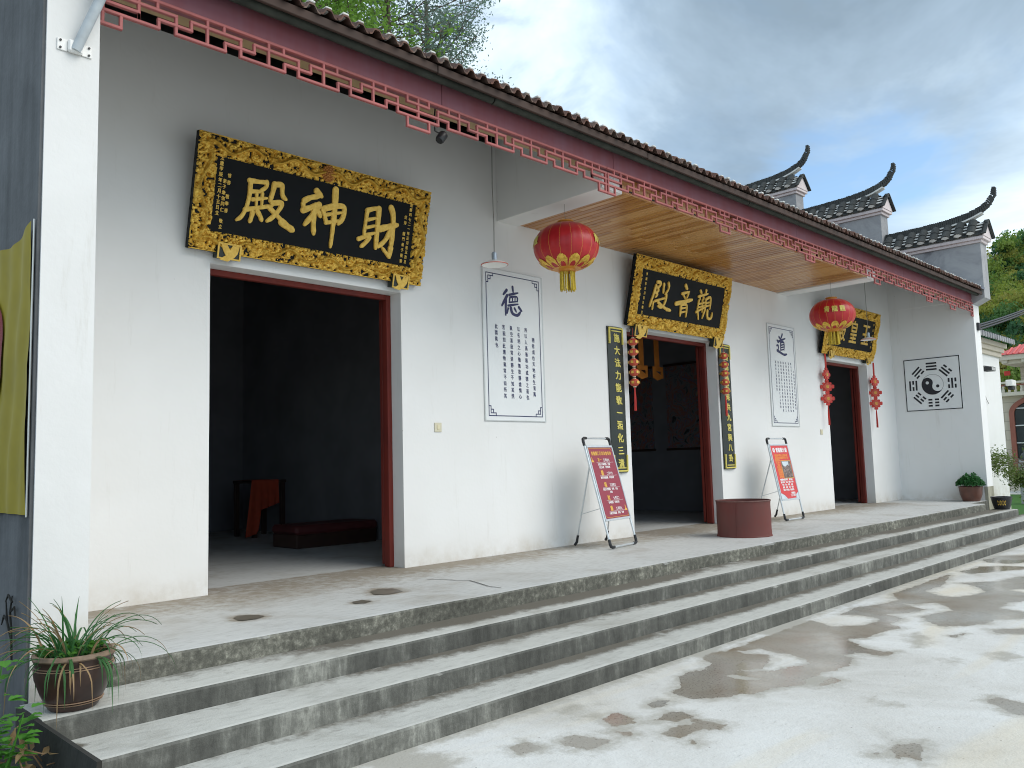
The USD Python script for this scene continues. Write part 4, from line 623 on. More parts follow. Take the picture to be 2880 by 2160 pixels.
    # end cap tile under the horn
    q = MB(); q.bar((xm-.10, yf-.10, zt-.03), (xm+.10, yf-.10, zt-.03), .05, .02); obj('end_tile', q.mesh(), DARKTILE, c)
    g = MB(); g.add([(xm-hw-.08, yf-.085, zb), (xm+hw+.08, yf-.085, zb), (xm, yf-.085, zt), (xm-hw-.08, yf-.061, zb), (xm+hw+.08, yf-.061, zb), (xm, yf-.061, zt)], [(0, 1, 2), (3, 5, 4), (0, 2, 5), (0, 5, 3), (1, 4, 5), (1, 5, 2), (0, 3, 4), (0, 4, 1)])
    obj('crest_end', g.mesh(), PINKTRIM, c)
    for s in (-1, 1):
        q = MB(); q.bar((xm+s*(ov+.02), yf-.10, zb+.02), (xm+s*.01, yf-.10, zt+.03), .075, .022); obj('verge_tile', q.mesh(), DARKTILE, c)
RNG = np.random.default_rng(5)
crest('gable_crest', -1.72, 0.015, 4.7305, 5.76, '')
crest('gable_crest', 0.02, 1.755, 5.6705, 6.71, '')
crest('gable_crest', 1.76, 3.7, 6.5505, 7.60, '')

# roof: deck, tiles, eave boards
SL = 0.45; YE, ZE = -1.72, 3.822
def zr(y): return ZE + (y-YE)*SL
rd = MB()
for a, b in ((YE+.065, 4.0),):
    for z in (0,):
        rd.add([(-2.98, a, zr(a)-.075), (12.598, a, zr(a)-.075), (12.598, b, zr(b)-.075), (-2.98, b, zr(b)-.075), (-2.98, a, zr(a)-.03), (12.598, a, zr(a)-.03), (12.598, b, zr(b)-.03), (-2.98, b, zr(b)-.03)],
               [(0, 3, 2, 1), (4, 5, 6, 7), (0, 1, 5, 4), (1, 2, 6, 5), (2, 3, 7, 6), (3, 0, 4, 7)])
rd.add([(-2.98, 4.0, zr(4.0)-.03), (12.598, 4.0, zr(4.0)-.03), (12.598, 9.5, 4.2), (-2.98, 9.5, 4.2)], [(0, 1, 2, 3)])
roof = obj('roof_deck', rd.mesh(), DARKROOF, T)
PITCHX = 0.1237
def tile_profile(n=10):
    u = np.linspace(0, 1, n+1); z = np.clip(0.5-0.80*np.cos(u*2*PI), 0, 1)*.044; return u*PITCHX, z
def tile(x, y0, L, seed, slope=SL):
    px, pz = tile_profile(12); r_ = np.random.default_rng(seed); dz = r_.uniform(-.004, .004); dy = r_.uniform(-.012, .012)
    V = []; 
    for yy, lift in ((0, .014), (L, 0.0)):
        for thk in (0, -.013):
            for a, b in zip(px, pz): V.append((x+a, y0+dy+yy, zr(y0+yy)+lift+b+thk+dz-.002))
    n = len(px); F = []
    for j in range(n-1):
        F += [(j, j+1, 2*n+j+1, 2*n+j), (n+j+1, n+j, 3*n+j, 3*n+j+1), (j+1, j, n+j, n+j+1), (2*n+j, 2*n+j+1, 3*n+j+1, 3*n+j)]
    F += [(0, 2*n, 3*n, n), (n-1, 2*n-1, 4*n-1, 3*n-1)]
    return MB().add(V, F).mesh()
xt = np.arange(-2.99, 12.46, PITCHX)
rc = np.random.default_rng(44)
for i, x in enumerate(xt):
    if rc.uniform() < .8: obj('mortar_cap', MB().rbox((x+PITCHX*.5-.024, YE+rc.uniform(-.004, .012), ZE+.058), (x+PITCHX*.5+.024, YE+.10, ZE+.072+rc.uniform(-.002, .005)), .005).mesh(), LIME, roof)
for i, x in enumerate(xt): obj('eave_tile', tile(x, YE, .32, i), TILE[(i*7+i//3) % 3], roof)
mm = MB()
for r_ in range(1, 22):
    y = YE + .27*r_
    if y > 3.9: break
    for i, x in enumerate(xt):
        if r_ < 5: mm.tm(tile(x, y, .32, i*31+r_))
    if r_ >= 5:
        px, pz = tile_profile(6); XX = np.concatenate([x+px[:-1] for x in xt]); ZZ = np.concatenate([pz[:-1] for x in xt]); n = len(XX)
        V = np.vstack([np.column_stack([XX, np.full(n, y), zr(y)+ZZ+.012]), np.column_stack([XX, np.full(n, y+.30), zr(y+.30)+ZZ])])
        mm.add(V, [(j, j+1, n+j+1, n+j) for j in range(n-1)])
obj('roof_tiles', mm.mesh(), TILE[1], roof, kind='stuff')
obj('roof_flashing', MB().add([(12.40, YE-.01, ZE+.03), (12.60, YE-.01, ZE+.06), (12.60, 3.9, zr(3.9)+.09), (12.40, 3.9, zr(3.9)+.05), (12.40, YE-.01, ZE+.015), (12.60, YE-.01, ZE+.02)], [(0, 1, 2), (0, 2, 3), (4, 5, 1), (4, 1, 0)]).mesh(), FLASH, roof, label='grey metal flashing along the gable')
m = MB(); r5 = np.random.default_rng(8); xx = -2.98
while xx < 12.5:
    L = r5.uniform(2.2, 3.4); e = min(xx+L, 12.59); dz = r5.uniform(-.006, .006)
    obj('eave_board', MB().rbox((xx, YE+.030, zr(YE+.03)-.080+dz), (e-.006, YE+.055, zr(YE+.03)-.018+dz), .004).mesh(), BROWNBOARD, T); xx = e
xx = -2.98
while xx < 12.5:
    L = r5.uniform(3.0, 4.2); e = min(xx+L, 12.59); dr = r5.uniform(-.003, .004)
    m = MB().tube([(xx, -1.60, 3.776), (e-.012, -1.60, 3.776)], .036+dr, 14); obj('eave_purlin', m.mesh(), PURLIN, T, smooth=40); xx = e
for a, b in ((-2.648, -0.2), (-0.197, 1.9), (1.903, 5.6), (5.603, 9.2), (9.203, 12.598)):
    obj('fascia_beam', MB().rbox((a, -1.500, 3.632), (b, -1.42, 3.865), .004).mesh(), MAROON, T)
for a, b in ((-2.648, 1.815), (8.285, 12.60)): obj('inner_purlin', MB().rbox((a, -1.40, 3.655), (b, -1.28, 3.86), .006).mesh(), TANWOOD, T)
# rafters seen in the dark gap over the wall
for i, x in enumerate(np.arange(-2.4, 12.5, .6)):
    y0, y1 = -1.40, 0.6; M = MB().bar((x, y0, zr(y0)-.13), (x, y1, zr(y1)-.13), .07, .10); obj('rafter', M.mesh(), DARKROOF, T)
# cross beams and the boarded ceiling of the middle bay
for a, b in ((1.82, 2.126), (7.972, 8.28)):
    q = MB(); V = [(x_, y_, z_) for x_ in (a, b) for y_, z_ in ((-1.418, 3.466), (-.0005, 3.466), (-.0005, zr(-.0005)-.08), (-1.418, zr(-1.418)-.08))]
    q.add(V, [(0, 1, 2, 3), (4, 7, 6, 5), (0, 4, 5, 1), (3, 2, 6, 7), (0, 3, 7, 4), (1, 5, 6, 2)]); obj('cross_beam', q.mesh(), PLASTER, T)
sf = xpart('boarded_ceiling', T); x = 2.1265; i = 0; rp = np.random.default_rng(12)
while x < 7.965:
    w = min(.0885, 7.9715-x); sp = rp.uniform(-.95, -.45)
    for (ya, yb_) in ((-1.4025, sp), (sp+.0015, -.0005)):
        z = 3.481+rp.uniform(0, .0022); band = 1 if (int((x-2.1)/1.46)+(0 if ya < -1 else 0)) % 2 else 0
        mi = [0, 2, 0, 2, 1][rp.integers(0, 5)] if not band else [1, 0, 1, 1, 2][rp.integers(0, 5)]
        obj('plank', MB().rbox((x, ya, z), (x+w-.0075, yb_, z+.018), .005).mesh(), PLANKS[mi], sf)
    x += .0885
for i_, xa in enumerate(np.arange(2.128, 7.96, .487)): obj('trim_board', MB().rbox((xa, -1.4175, 3.4805), (min(xa+.484, 7.970), -1.4185+.014, 3.655), .002).mesh(), PLANKS[(i_*2) % 3], sf)
obj('ceiling_backing', MB().box((2.127, -1.418, 3.5025), (7.971, -.0005, 3.52)).mesh(), DARKROOF, sf)

# lattice friezes under the fascia
def frieze(xl, xr, ctr=None):
    L = xpart('lattice_frieze', T); c = (xl+xr)/2; half = (xr-xl)/2; n = max(2, int(round((half-.2)/.385))); p = (half-.2)/n
    R_ = [3.617, 3.566, 3.511, 3.459]; PD = 3.381; B = []; y = -1.507
    def H(v0, v1, z): B.append(('h', v0, v1, z))
    def V(v, z0, z1): B.append(('v', v, z0, z1))
    for k in range(n+1):            # unit between the posts at v=(k+1)p and v=k p, u from the outer one
        o = (k+1)*p; U_ = lambda u: o-u*p; last = (k == n); first = (k == 0)
        if last: U_ = lambda u: (k+1)*p-u*p
        if not first: V(k*p, R_[0], R_[3])
        if last:
            e = half
            V(e-.008, R_[1], PD); H(e, e-.105, PD); V(e-.105, PD, R_[3]); H(e, k*p+p*(1-.53)-p*.0, R_[1]) if False else None
            H(e, k*p, R_[2]); V(k*p-.0, R_[2], R_[3]); V(k*p+.10, R_[0], R_[1]); H(e, k*p-.53*p, R_[1]); H(e, k*p-.28*p, R_[3])
            continue
        V(U_(.26), R_[0], R_[1]); V(U_(.53), R_[1], R_[3]); V(U_(.28), R_[2], R_[3])
        if not first:
            H(U_(.53), U_(1.28), R_[3]); H(U_(.28), U_(.755), R_[2]); V(U_(.755), R_[1], R_[2]); H(U_(.755), U_(1.53), R_[1])
        else:
            H(U_(.53), -U_(.53), R_[3]); H(U_(.28), -U_(.28), R_[2]); V(U_(.75), R_[0], R_[1]); H(U_(.75), -U_(.75), R_[1]); V(U_(.75), R_[3], PD); H(U_(.75), -U_(.75), PD)
            V(0, R_[0], R_[3])
    B.append(('h', half, -half, R_[0]))
    for b in B:
        sides = (1,) if (b[0] == 'h' and abs(b[1]+b[2]) < 1e-6) or (b[0] == 'v' and abs(b[1]) < 1e-6) else (1, -1)
        for s in sides:
            m = MB()
            if b[0] == 'h':
                x0, x1 = sorted((c-s*b[1], c-s*b[2])); m.rbox((x0-.0095, y-.012, b[3]-.0095), (x1+.0095, y+.012, b[3]+.0095), .003)
            else:
                z0, z1 = sorted((b[2], b[3])); x0 = c-s*b[1]; m.rbox((x0-.0092, y-.0105, z0-.007), (x0+.0092, y+.0105, z1+.007), .003)
            obj('bar', m.mesh(), PINK, L)
for a, b in ((-2.640, 1.766), (1.790, 5.912), (5.936, 10.272), (10.296, 12.59)): frieze(a, b)
# ------------------------------------------------------------------ carved name boards over the doors
from scipy import ndimage
def carving(W, H, b, seed, res=0.0036, n_dragon=(4, 1)):
    """gilded openwork border: winding scaled bodies among curled clouds, as a relief sheet over the board"""
    r = np.random.default_rng(seed); nx, ny = int(W/res)+1, int(H/res)+1
    X, Y = np.meshgrid(np.arange(nx)*res, np.arange(ny)*res, indexing='ij'); h = np.zeros((nx, ny))
    def paint(lines, rad, hgt, tex=None):
        nonlocal h
        im = np.ones((nx, ny), bool)
        for L in lines:
            p = np.asarray(L); i = np.clip(np.round(p/res).astype(int), 0, [nx-1, ny-1]); im[i[:, 0], i[:, 1]] = False
        if im.all(): return
        d = ndimage.distance_transform_edt(im)*res; t = np.clip(1-(d/rad)**2, 0, 1)
        g = hgt*np.sqrt(t)
        if tex is not None: g = g*(1+tex)
        h = np.maximum(h, np.where(t > 0, g, 0))
    c = b/2; runs = [((b*.2, H-c), (W-b*.2, H-c)), ((b*.2, c), (W-b*.2, c)), ((c, b*.4), (c, H-b*.4)), ((W-c, b*.4), (W-c, H-b*.4))]
    tex = 0.25*np.sin(X*420+Y*160)*np.sin(Y*430-X*120)
    body, thin, curl, leaf = [], [], [], []
    for (p0, p1) in runs:
        p0 = np.array(p0); p1 = np.array(p1); L = np.linalg.norm(p1-p0); d = (p1-p0)/L; n = np.array([-d[1], d[0]])
        k = max(1, int(round(L/.52))); s = np.linspace(0, L, int(L/.002)); ph = r.uniform(0, 6)
        seg = ((s/(L/k)) % 1)
        amp = b*.27*np.sin(PI*np.clip(seg, 0, 1))**.5
        w = np.sin(s/(L/k)*2*PI*1.5+ph)*amp
        P = p0+np.outer(s, d)+np.outer(w, n); body.append(P[(seg > .08) & (seg < .93)])
        for j in range(k):                       # head: burst of whiskers and mane
            hc = p0+d*(L/k)*(j+.08)+n*r.uniform(-.2, .2)*b*.3
            for a in np.linspace(0, 2*PI, 9)[:-1]+r.uniform(0, 1):
                q = np.linspace(0, 1, 40); ll = b*.30*r.uniform(.7, 1.1); bend = r.uniform(-1.2, 1.2)
                ang = a+bend*q; thin.append(hc+np.column_stack([np.cos(ang)*q*ll, np.sin(ang)*q*ll]))
            body.append(hc+np.outer(np.linspace(-.02, .02, 20), d))
        for j in range(int(L/.0125)):             # curled clouds and flames
            cc = p0+d*r.uniform(0, L)+n*r.uniform(-.45, .45)*b; R0 = r.uniform(.009, .020); q = np.linspace(0, 1, 70); a0 = r.uniform(0, 6.3); sg = r.choice([-1, 1])
            ang = a0+sg*q*2*PI*1.3; rr = R0*(1-q*.75); curl.append(cc+np.column_stack([np.cos(ang)*rr, np.sin(ang)*rr]))
            tl = r.uniform(.02, .05); e = cc+np.array([math.cos(a0), math.sin(a0)])*R0; dd = np.array([-math.sin(a0), math.cos(a0)])*(-sg)
            q = np.linspace(0, 1, 40)[:, None]; leaf.append(e+dd*q*tl+n*np.sin(q*3)*.008*r.choice([-1, 1]))
    pat = meshkit.fbm(np.stack([X*62, Y*62, X*0+seed], -1), 3, seed); h = np.clip((pat-.52)*.25, 0, .010)
    paint(leaf, .0062, .016); paint(curl, .0056, .022); paint(thin, .0058, .026); paint(body, b*.088, .040, tex)
    inb = (X < b) | (X > W-b) | (Y < b) | (Y > H-b); edge = np.minimum.reduce([X, W-X, Y, H-Y]); h = np.where(inb & (edge > res*.5), h, 0)
    h = ndimage.gaussian_filter(h, .45); h[~inb] = 0
    on = h > .002; cell = on[:-1, :-1] | on[1:, :-1] | on[:-1, 1:] | on[1:, 1:]
    idx = np.arange(nx*ny).reshape(nx, ny); i, j = np.nonzero(cell)
    F = np.column_stack([idx[i, j], idx[i+1, j], idx[i+1, j+1], idx[i, j+1]])
    V = np.column_stack([X.ravel(), Y.ravel(), np.where(on, h, 0).ravel()+.0005])
    u, inv = np.unique(F, return_inverse=True); return V[u], inv.reshape(F.shape)
def bird(s):
    """flat outline of a fluttering bird, wings raised"""
    p = [(-.40, -.36), (-.05, -.40), (.22, -.22), (.36, -.02), (.42, .28), (.30, .34), (.22, .26), (.16, .34), (.08, .20), (.02, .06), (-.06, .18), (-.16, .34), (-.26, .36), (-.30, .30), (-.38, .30), (-.34, .18), (-.24, -.02), (-.14, -.16), (-.30, -.28)]
    return affinity.scale(Polygon(p).buffer(.02).buffer(-.01), s, s, origin=(0, 0))
def name_board(label, o, ev, W, H, seed, big, big_mat, cols, br, medallion):
    o = np.array(o); ev = np.array(ev); ez = np.cross([1, 0, 0], ev); t = thing('name_board', label, 'signboard', o); M = frame((0, 0, 0), (1, 0, 0), ev, ez)
    def A(name, m, mt, parent=t, smooth=False, lab=None): return obj(name, m.move(M).mesh(), mt, parent, smooth, lab)
    A('board', MB().rbox((0, 0, -.055), (W, H, 0), .004), BLACK)
    v, f = carving(W, H, .155, seed); q = MB().add(v, f); A('carved_border', q, GOLD, smooth=True)
    q = MB()
    for (x0, y0, x1, y1) in ((0, 0, W, .008), (0, H-.008, W, H)): q.rbox((x0, y0, .0005), (x1, y1, .010), .002)
    A('border_edge', q, GOLD)
    for g in big:
        q = MB().poly(g, .0006, .010); inn = g.buffer(-.0055)
        if not inn.is_empty: q.poly(inn, .010, .015)
        A('character', q, big_mat)
    q = MB()
    for (x, y0, y1, txt, sz) in cols:
        n = len(txt)
        for i, ch in enumerate(txt):
            if ch != ' ': q.poly(put(ch, x, y0-(y0-y1)*i/max(1, n-1), sz, .9, px=40, bold=.015), .0006, .004)
    if cols: A('inscription', q, GOLDC)
    if medallion:
        q = MB(); rr = np.random.default_rng(3)
        for ring, (R0, n) in enumerate(((.0, 1), (.022, 7), (.042, 12), (.06, 16))):
            for i in range(n):
                a = 2*PI*i/n+ring*.4; s_ = trimesh.creation.icosphere(1, .0125); s_.apply_scale((1, 1, .9)); s_.apply_translation((medallion[0]+R0*math.cos(a)*.9, medallion[1]+R0*math.sin(a), .030-ring*.004)); q.tm(s_)
        A('flower_boss', q, COPPER, smooth=True)
    for (bx, by, bw, bh) in br:
        k = A('corner_bracket', MB().rbox((bx-bw/2, by-bh/2, -.04), (bx+bw/2, by+bh/2, .034), .004), GREENBLACK)
        ring = sbox(bx-bw/2, by-bh/2, bx+bw/2, by+bh/2).difference(sbox(bx-bw/2+.012, by-bh/2+.012, bx+bw/2-.012, by+bh/2-.012))
        A('gilt_rim', MB().poly(ring, .0345, .042), GOLDC, k)
        A('gilt_bird', MB().poly(affinity.translate(bird(bw*.95), bx, by-.004), .0345, .044), GOLDC, k)
EVS = [((-1.5222, -.0735, 2.6092), (0, -.2132, .977), 2.2315, .884), ((3.9176, -.0735, 2.5541), (0, -.2213, .9752), 2.2329, .8743), ((9.2742, -.0735, 2.6092), (0, -.2237, .9747), 2.1778, .8785)]
name_board('black and gold board reading 財神殿 over the nearest doorway, with small columns of text', *EVS[0], 11, [brush([(w*1.32, p) for w, p in g]) for g in CH1], GOLDC,
    [(.195, .72, .30, '太歲甲辰年二月十五日立', .036), (.265, .60, .33, '信善 敬奉香', .034), (.232, .55, .20, '弟子衆信同仁 敬立', .034), (2.02, .72, .20, '道曆四七二一年正月初五吉旦', .034), (1.972, .60, .20, '住持 龍門弟子敬書', .034)],
    [(.31, .018, .19, .125), (1.975, .008, .185, .125)], (1.117, .806))
name_board('black and gold board reading 觀音殿 over the middle doorway, close under the wooden ceiling', *EVS[1], 23, [brush([(w*1.08, p) for w, p in g]) for g in CH2], GOLDC,
    [(.255, .66, .19, '甲辰年吉月吉日敬立', .04)], [(.25, -.045, .25, .14), (2.045, -.04, .22, .14)], None)
name_board('black and gold board reading 玉皇殿 over the farthest doorway, half hidden by a lantern', *EVS[2], 37, [put('殿', .62, .46, .42, .85, bold=.012), put('皇', 1.12, .46, .42, .78, bold=.012), put('玉', 1.64, .45, .42, .78, bold=.012)], GOLDC, [(1.95, .66, .25, '甲辰年吉日', .045)], [(.32, .012, .21, .11), (1.90, .0, .20, .11)], None)

# ------------------------------------------------------------------ white text panels on the wall
def text_panel(label, x, z0, z1, w, head, cols, seed):
    t = thing('text_panel', label, 'wall panel', (x, -.001, z0)); M = wallframe(0, 0, 0); h = z1-z0
    obj('panel', MB().rbox((0, 0, 0), (w, h, .008), .002).move(M).mesh(), PANELW, t)
    e = MB()
    for a in ((0, 0, w, .010), (0, h-.010, w, h), (0, .0101, .010, h-.0101), (w-.010, .0101, w, h-.0101)): e.rbox((a[0]-.003, a[1], -.0005), (a[2]+.003, a[3], .011), .001)
    obj('edge_strip', e.move(M).mesh(), PANELEDGE, t)
    b = .055; q = MB(); r_ = .0045; k = .10
    fr = [LineString([(b+k, b), (w-b-k, b)]), LineString([(b+k, h-b), (w-b-k, h-b)]), LineString([(b, b+k), (b, h-b-k)]), LineString([(w-b, b+k), (w-b, h-b-k)])]
    for sx, sy, ox, oy in ((1, 1, b, b), (-1, 1, w-b, b), (1, -1, b, h-b), (-1, -1, w-b, h-b)):
        T_ = lambda L: LineString([(ox+sx*u, oy+sy*v) for u, v in L])
        fr += [T_([(0, k), (0, 0), (k, 0)]), T_([(k, 0), (k, .028), (.028, .028), (.028, k), (0, k)]), T_([(.028, .065), (.062, .065), (.062, .028)])]
    q.flat(unary_union([g.buffer(r_, cap_style=3, join_style=2) for g in fr]), .0105)
    obj('border_print', q.move(M).mesh(), NAVY, t)
    obj('heading', MB().flat(affinity.translate(head, -x, -z0), .0105).move(M).mesh(), NAVY, t)
    rr = np.random.default_rng(seed)
    for (cx, y0, step, txt, sz) in cols:
        q = MB()
        for i, ch in enumerate(txt):
            q.flat(put(ch, cx+rr.uniform(-.003, .003), y0-step*i, sz, .8, px=40, bold=.012, shear=-6), .0105)
        obj('text_column', q.move(M).mesh(), NAVY, t)
hd, hh = .904, 1.595
cx = [.76, .64, .53, .415, .295, .185]; st = .0655
text_panel('white panel headed 德 on the wall between the first two doors', 1.571, 1.353, 2.948, .904, brush(CH3[0]),
    [(.735, .885, .0655, '德者成也天地好生育萬', .052), (.625, .985, .0660, '所以人爲善積功成德之道也', .052), (.515, .985, .0655, '以名利之心動無欲靜虛情心', .052), (.405, .985, .0655, '眞空湛寂常清靜生不知其然', .052), (.295, .985, .0655, '若能如此應物眞常不知所其', .052), (.185, .985, .0655, '此謂眞也', .052)], 4)
text_panel('white panel headed 道 on the wall between the middle and farthest doors', 7.561, 1.365, 2.960, .904, brush(CH3[1]),
    [(.80-.084*i, 1.0-(0.12 if i == 0 else 0), .0535, s, .040) for i, s in enumerate(['大道無形生育天地大道無情', '運行日月大道無名長養萬物吾不知', '其名強名曰道夫道者有清有濁有動', '有靜天清地濁天動地靜男清女濁男', '動女靜降本流末而生萬物清者濁之', '源動者靜之基人能常清靜天地悉皆', '歸夫人神好清而心擾之人心好靜', '而欲牽之常能遣其慾'])], 6)

# ------------------------------------------------------------------ couplet boards beside the middle door
def couplet(label, x0, x1, z0, z1, txt, step, top, seed):
    t = thing('couplet_board', label, 'couplet board', (x0, -.002, z0)); w, h = x1-x0, z1-z0; M = wallframe(0, 0, 0)
    # slightly bowed board: the front curves across its width
    n = 8; V = []
    for i in range(n+1):
        u = i/n; d = .014+.020*math.sin(PI*u)
        for y in (0, h):
            for zz in (0, d): V.append((u*w, y, zz))
    F = []
    for i in range(n):
        a = i*4; b = a+4; F += [(a+1, b+1, b+3, a+3), (a, a+2, b+2, b), (a, b, b+1, a+1), (a+2, a+3, b+3, b+2)]
    F += [(0, 1, 3, 2), (n*4, n*4+2, n*4+3, n*4+1)]
    obj('board', MB().add(V, F).move(M).mesh(), GREENBLACK, t)
    zf = .0365; q = MB()
    for z_, s_ in ((h-.02, -1), (.02, 1)):
        L1 = LineString([(.022, z_+s_*.19), (.022, z_), (w-.022, z_), (w-.022, z_+s_*.19)]); L2 = LineString([(.055, z_+s_*.035), (w-.055, z_+s_*.035)])
        q.poly(unary_union([L1.buffer(.009, cap_style=2, join_style=2), L2.buffer(.006, cap_style=2)]), .018, zf-.001)
    obj('gilt_corner', q.move(M).mesh(), YGOLD, t)
    rr = np.random.default_rng(seed)
    for i, ch in enumerate(txt):
        g = put(ch, w/2, top-step*i, .108, 1.0, rot=rr.uniform(-4, 4), bold=.022, shear=-8)
        obj('character', MB().poly(g, .025, zf+.002).move(M).mesh(), YGOLD, t)
couplet('narrow black couplet board with gold characters, left of the middle door', 3.598, 3.893, .770, 2.522, '施大法力能敎一炁化三清', .1505, 1.615, 2)
couplet('narrow black couplet board with gold characters, right of the middle door behind small lanterns', 6.101, 6.396, .750, 2.515, '揚德眞武來共九宮與八卦', .1430, 1.585, 3)

# ------------------------------------------------------------------ eight-trigram panel on the right side wall
t = thing('trigram_panel', 'square white panel with black eight trigrams and yin yang on the right side wall', 'wall panel', (12.600, -.2055, 1.685), -PI/2)
M = frame((0, 0, 0), (1, 0, 0), (0, 0, 1), (0, -1, 0))     # local x along the wall towards the front, z out
S_ = 1.012
obj('panel', MB().rbox((0, 0, 0), (S_, S_, .006), .002).move(M).mesh(), PANELW, t)
ring = sbox(0.006, 0.006, S_-.006, S_-.006).difference(sbox(.022, .022, S_-.022, S_-.022))
obj('border_print', MB().flat(ring, .0085).move(M).mesh(), INK, t)
c0 = np.array([S_*.5, S_*.49]); R0 = .195
disk = Point(0, 0).buffer(R0, 48); half = disk.intersection(sbox(-R0, -R0*1.1, R0*1.1, R0*1.1)) 
dark = disk.intersection(sbox(-1, -1, 1, 0)).difference(Point(R0/2, 0).buffer(R0/2, 32)).union(Point(-R0/2, 0).buffer(R0/2, 32)).difference(Point(-R0/2, 0).buffer(R0*.15, 20)).union(Point(R0/2, 0).buffer(R0*.15, 20))
dark = affinity.rotate(dark, -22, origin=(0, 0)).union(disk.difference(Point(0, 0).buffer(R0-.005, 48)))
obj('yin_yang', MB().flat(affinity.translate(dark, *c0), .0085).move(M).mesh(), INK, t)
TRI = [(1, 1, 1), (0, 1, 1), (0, 1, 0), (0, 0, 1), (0, 0, 0), (1, 0, 0), (1, 0, 1), (1, 1, 0)]   # outer to inner, clockwise from the top
for i, tr in enumerate(TRI):
    a = -i*45; ps = []
    for j, full in enumerate(tr):
        y = .405-j*.058
        if full: ps.append(sbox(-.095, y-.016, .095, y+.016))
        else: ps += [sbox(-.095, y-.016, -.022, y+.016), sbox(.022, y-.016, .095, y+.016)]
    g = affinity.translate(affinity.rotate(unary_union(ps), a, origin=(0, 0)), *c0)
    tg_ = xpart('trigram', t)
    for pg in getattr(g, 'geoms', [g]): obj('stroke', MB().flat(pg, .0085).move(M).mesh(), INK, tg_)

# ------------------------------------------------------------------ lanterns
def big_lantern(label, x, y, zc, chars, ang):
    t = thing('red_lantern', label, 'lantern', (x, y, zc)); a, b = .323, .225; n = 96; seams = 18
    zz = np.linspace(-1, 1, 41); th = np.arcsin(np.clip(zz*.93, -1, 1)); prof = [(a*math.cos(q)**.86, b*math.sin(q)/.93*.985) for q in th]
    obj('silk_body', MB().lathe(prof, n, rmod=lambda an, z: 1-.016*np.abs(np.cos(an*seams/2))[None, :]**6*np.ones(len(z))[:, None]).mesh(), REDSILK, t, smooth=50)
    def surf(an, z, off=.003):
        q = math.asin(max(-1, min(1, z/b*.93/.985))); r_ = a*math.cos(q)**.86+off; return (r_*math.cos(an), r_*math.sin(an), z)
    for i in range(seams):
        an = (2*i+1)*PI/seams + PI/seams*0
        obj('seam', MB().tube([surf(an, z, -.002) for z in np.linspace(-b*.86, b*.86, 16)], .0030, 5).mesh(), SEAM, t)
    rim = a*math.cos(math.asin(.93))**.86
    obj('top_collar', MB().lathe([(.045, b*.98), (rim*.50, b*.98), (rim*.52, b*1.10), (rim*.60, b*1.12), (rim*.60, b*1.16), (.02, b*1.17)], 32).mesh(), GOLDCAP if False else SEAM, t, smooth=40)
    obj('top_cover', MB().lathe([(rim*.5, b*1.02), (rim*1.05, b*.965), (rim*1.06, b*.94), (rim*.4, b*.95)], 36).mesh(), REDSILK, t, smooth=40)
    obj('bottom_collar', MB().lathe([(.02, -b*.96), (rim*1.04, -b*.955), (rim*1.04, -b*.99), (rim*.6, -b*1.01), (rim*.58, -b*1.10), (rim*.63, -b*1.12), (rim*.02, -b*1.13)], 36).mesh(), SEAM, t, smooth=40)
    # lotus border near the bottom: rosettes of petals lying on the silk
    q = MB()
    for i in range(12):
        an0 = 2*PI*i/12
        for j in range(9):
            u = (j-4)/4; an = an0+u*.20; zc_ = -b*(.80-.16*(1-u*u)); 
            for k in range(3):
                P = [surf(an+dx*.035, zc_-.016*k+dz*.016, .005) for dx, dz in ((-1, 0), (-.5, .8), (.0, 1.1), (.5, .8), (1, 0), (.5, -.7), (-.5, -.7))]
                cpt = np.array(surf(an, zc_-.016*k, .011)); q.add(P+[cpt], [(7, m_, (m_+1) % 7) for m_ in range(7)])
    obj('gold_flower_border', q.mesh(), GOLD, t)
    strands = MB(); rr = np.random.default_rng(4)
    for i in range(90):
        an = rr.uniform(0, 2*PI); r_ = rim*.56*math.sqrt(rr.uniform(.25, 1)); x0, y0 = r_*math.cos(an), r_*math.sin(an); L = .185*rr.uniform(.9, 1.04)
        strands.tube([(x0, y0, -b*1.12), (x0*1.03, y0*1.03, -b*1.12-L*.5), (x0*1.06+rr.uniform(-.004, .004), y0*1.06, -b*1.12-L)], .0042, 4)
    obj('tassel', strands.mesh(), YTASSEL, t)
    obj('hook_wire', MB().tube([(0, 0, b*1.16), (0.004, 0, b*1.3), (-.003, 0, (3.481-zc)*.7), (0, 0, 3.481-zc)], .0022, 5).mesh(), STEEL, t)
    def chars_on(an_c, txt, size, gap):
        for k, ch in enumerate(txt):
            ac = an_c + (k-(len(txt)-1)/2)*gap; g = glyph(ch).buffer(.018); q = MB()
            for pg in getattr(g, 'geoms', [g]):
                pg = pg.simplify(.006).segmentize(.06); tm_ = trimesh.creation.extrude_polygon(pg, .02, engine='earcut'); v_, f_ = trimesh.remesh.subdivide_to_size(tm_.vertices, tm_.faces, .12)
                q.add([surf(ac+p[0]*size/a*1.0, .045+p[1]*size*1.1, .004+p[2]*.15) for p in v_], f_)
            obj('character', q.mesh(), YTASSEL if False else YGOLD, t)
    for an_c in ang: chars_on(an_c, chars, .085, .34)
    return t
toward = lambda x, y: math.atan2(EYE[1]-y, EYE[0]-x)
a1 = toward(1.93, -.855); a2 = toward(7.784, -.945)
big_lantern('large round red lantern with yellow tassel hanging near the first white beam', 1.93, -.855, 3.028, '青龍觀', (a1+PI*.47, a1-PI*.47))
big_lantern('red lantern with gold characters 青龍觀 hanging before the farthest name board', 7.784, -.945, 2.965, '青龍觀', (a2+.12, a2+PI+.12))

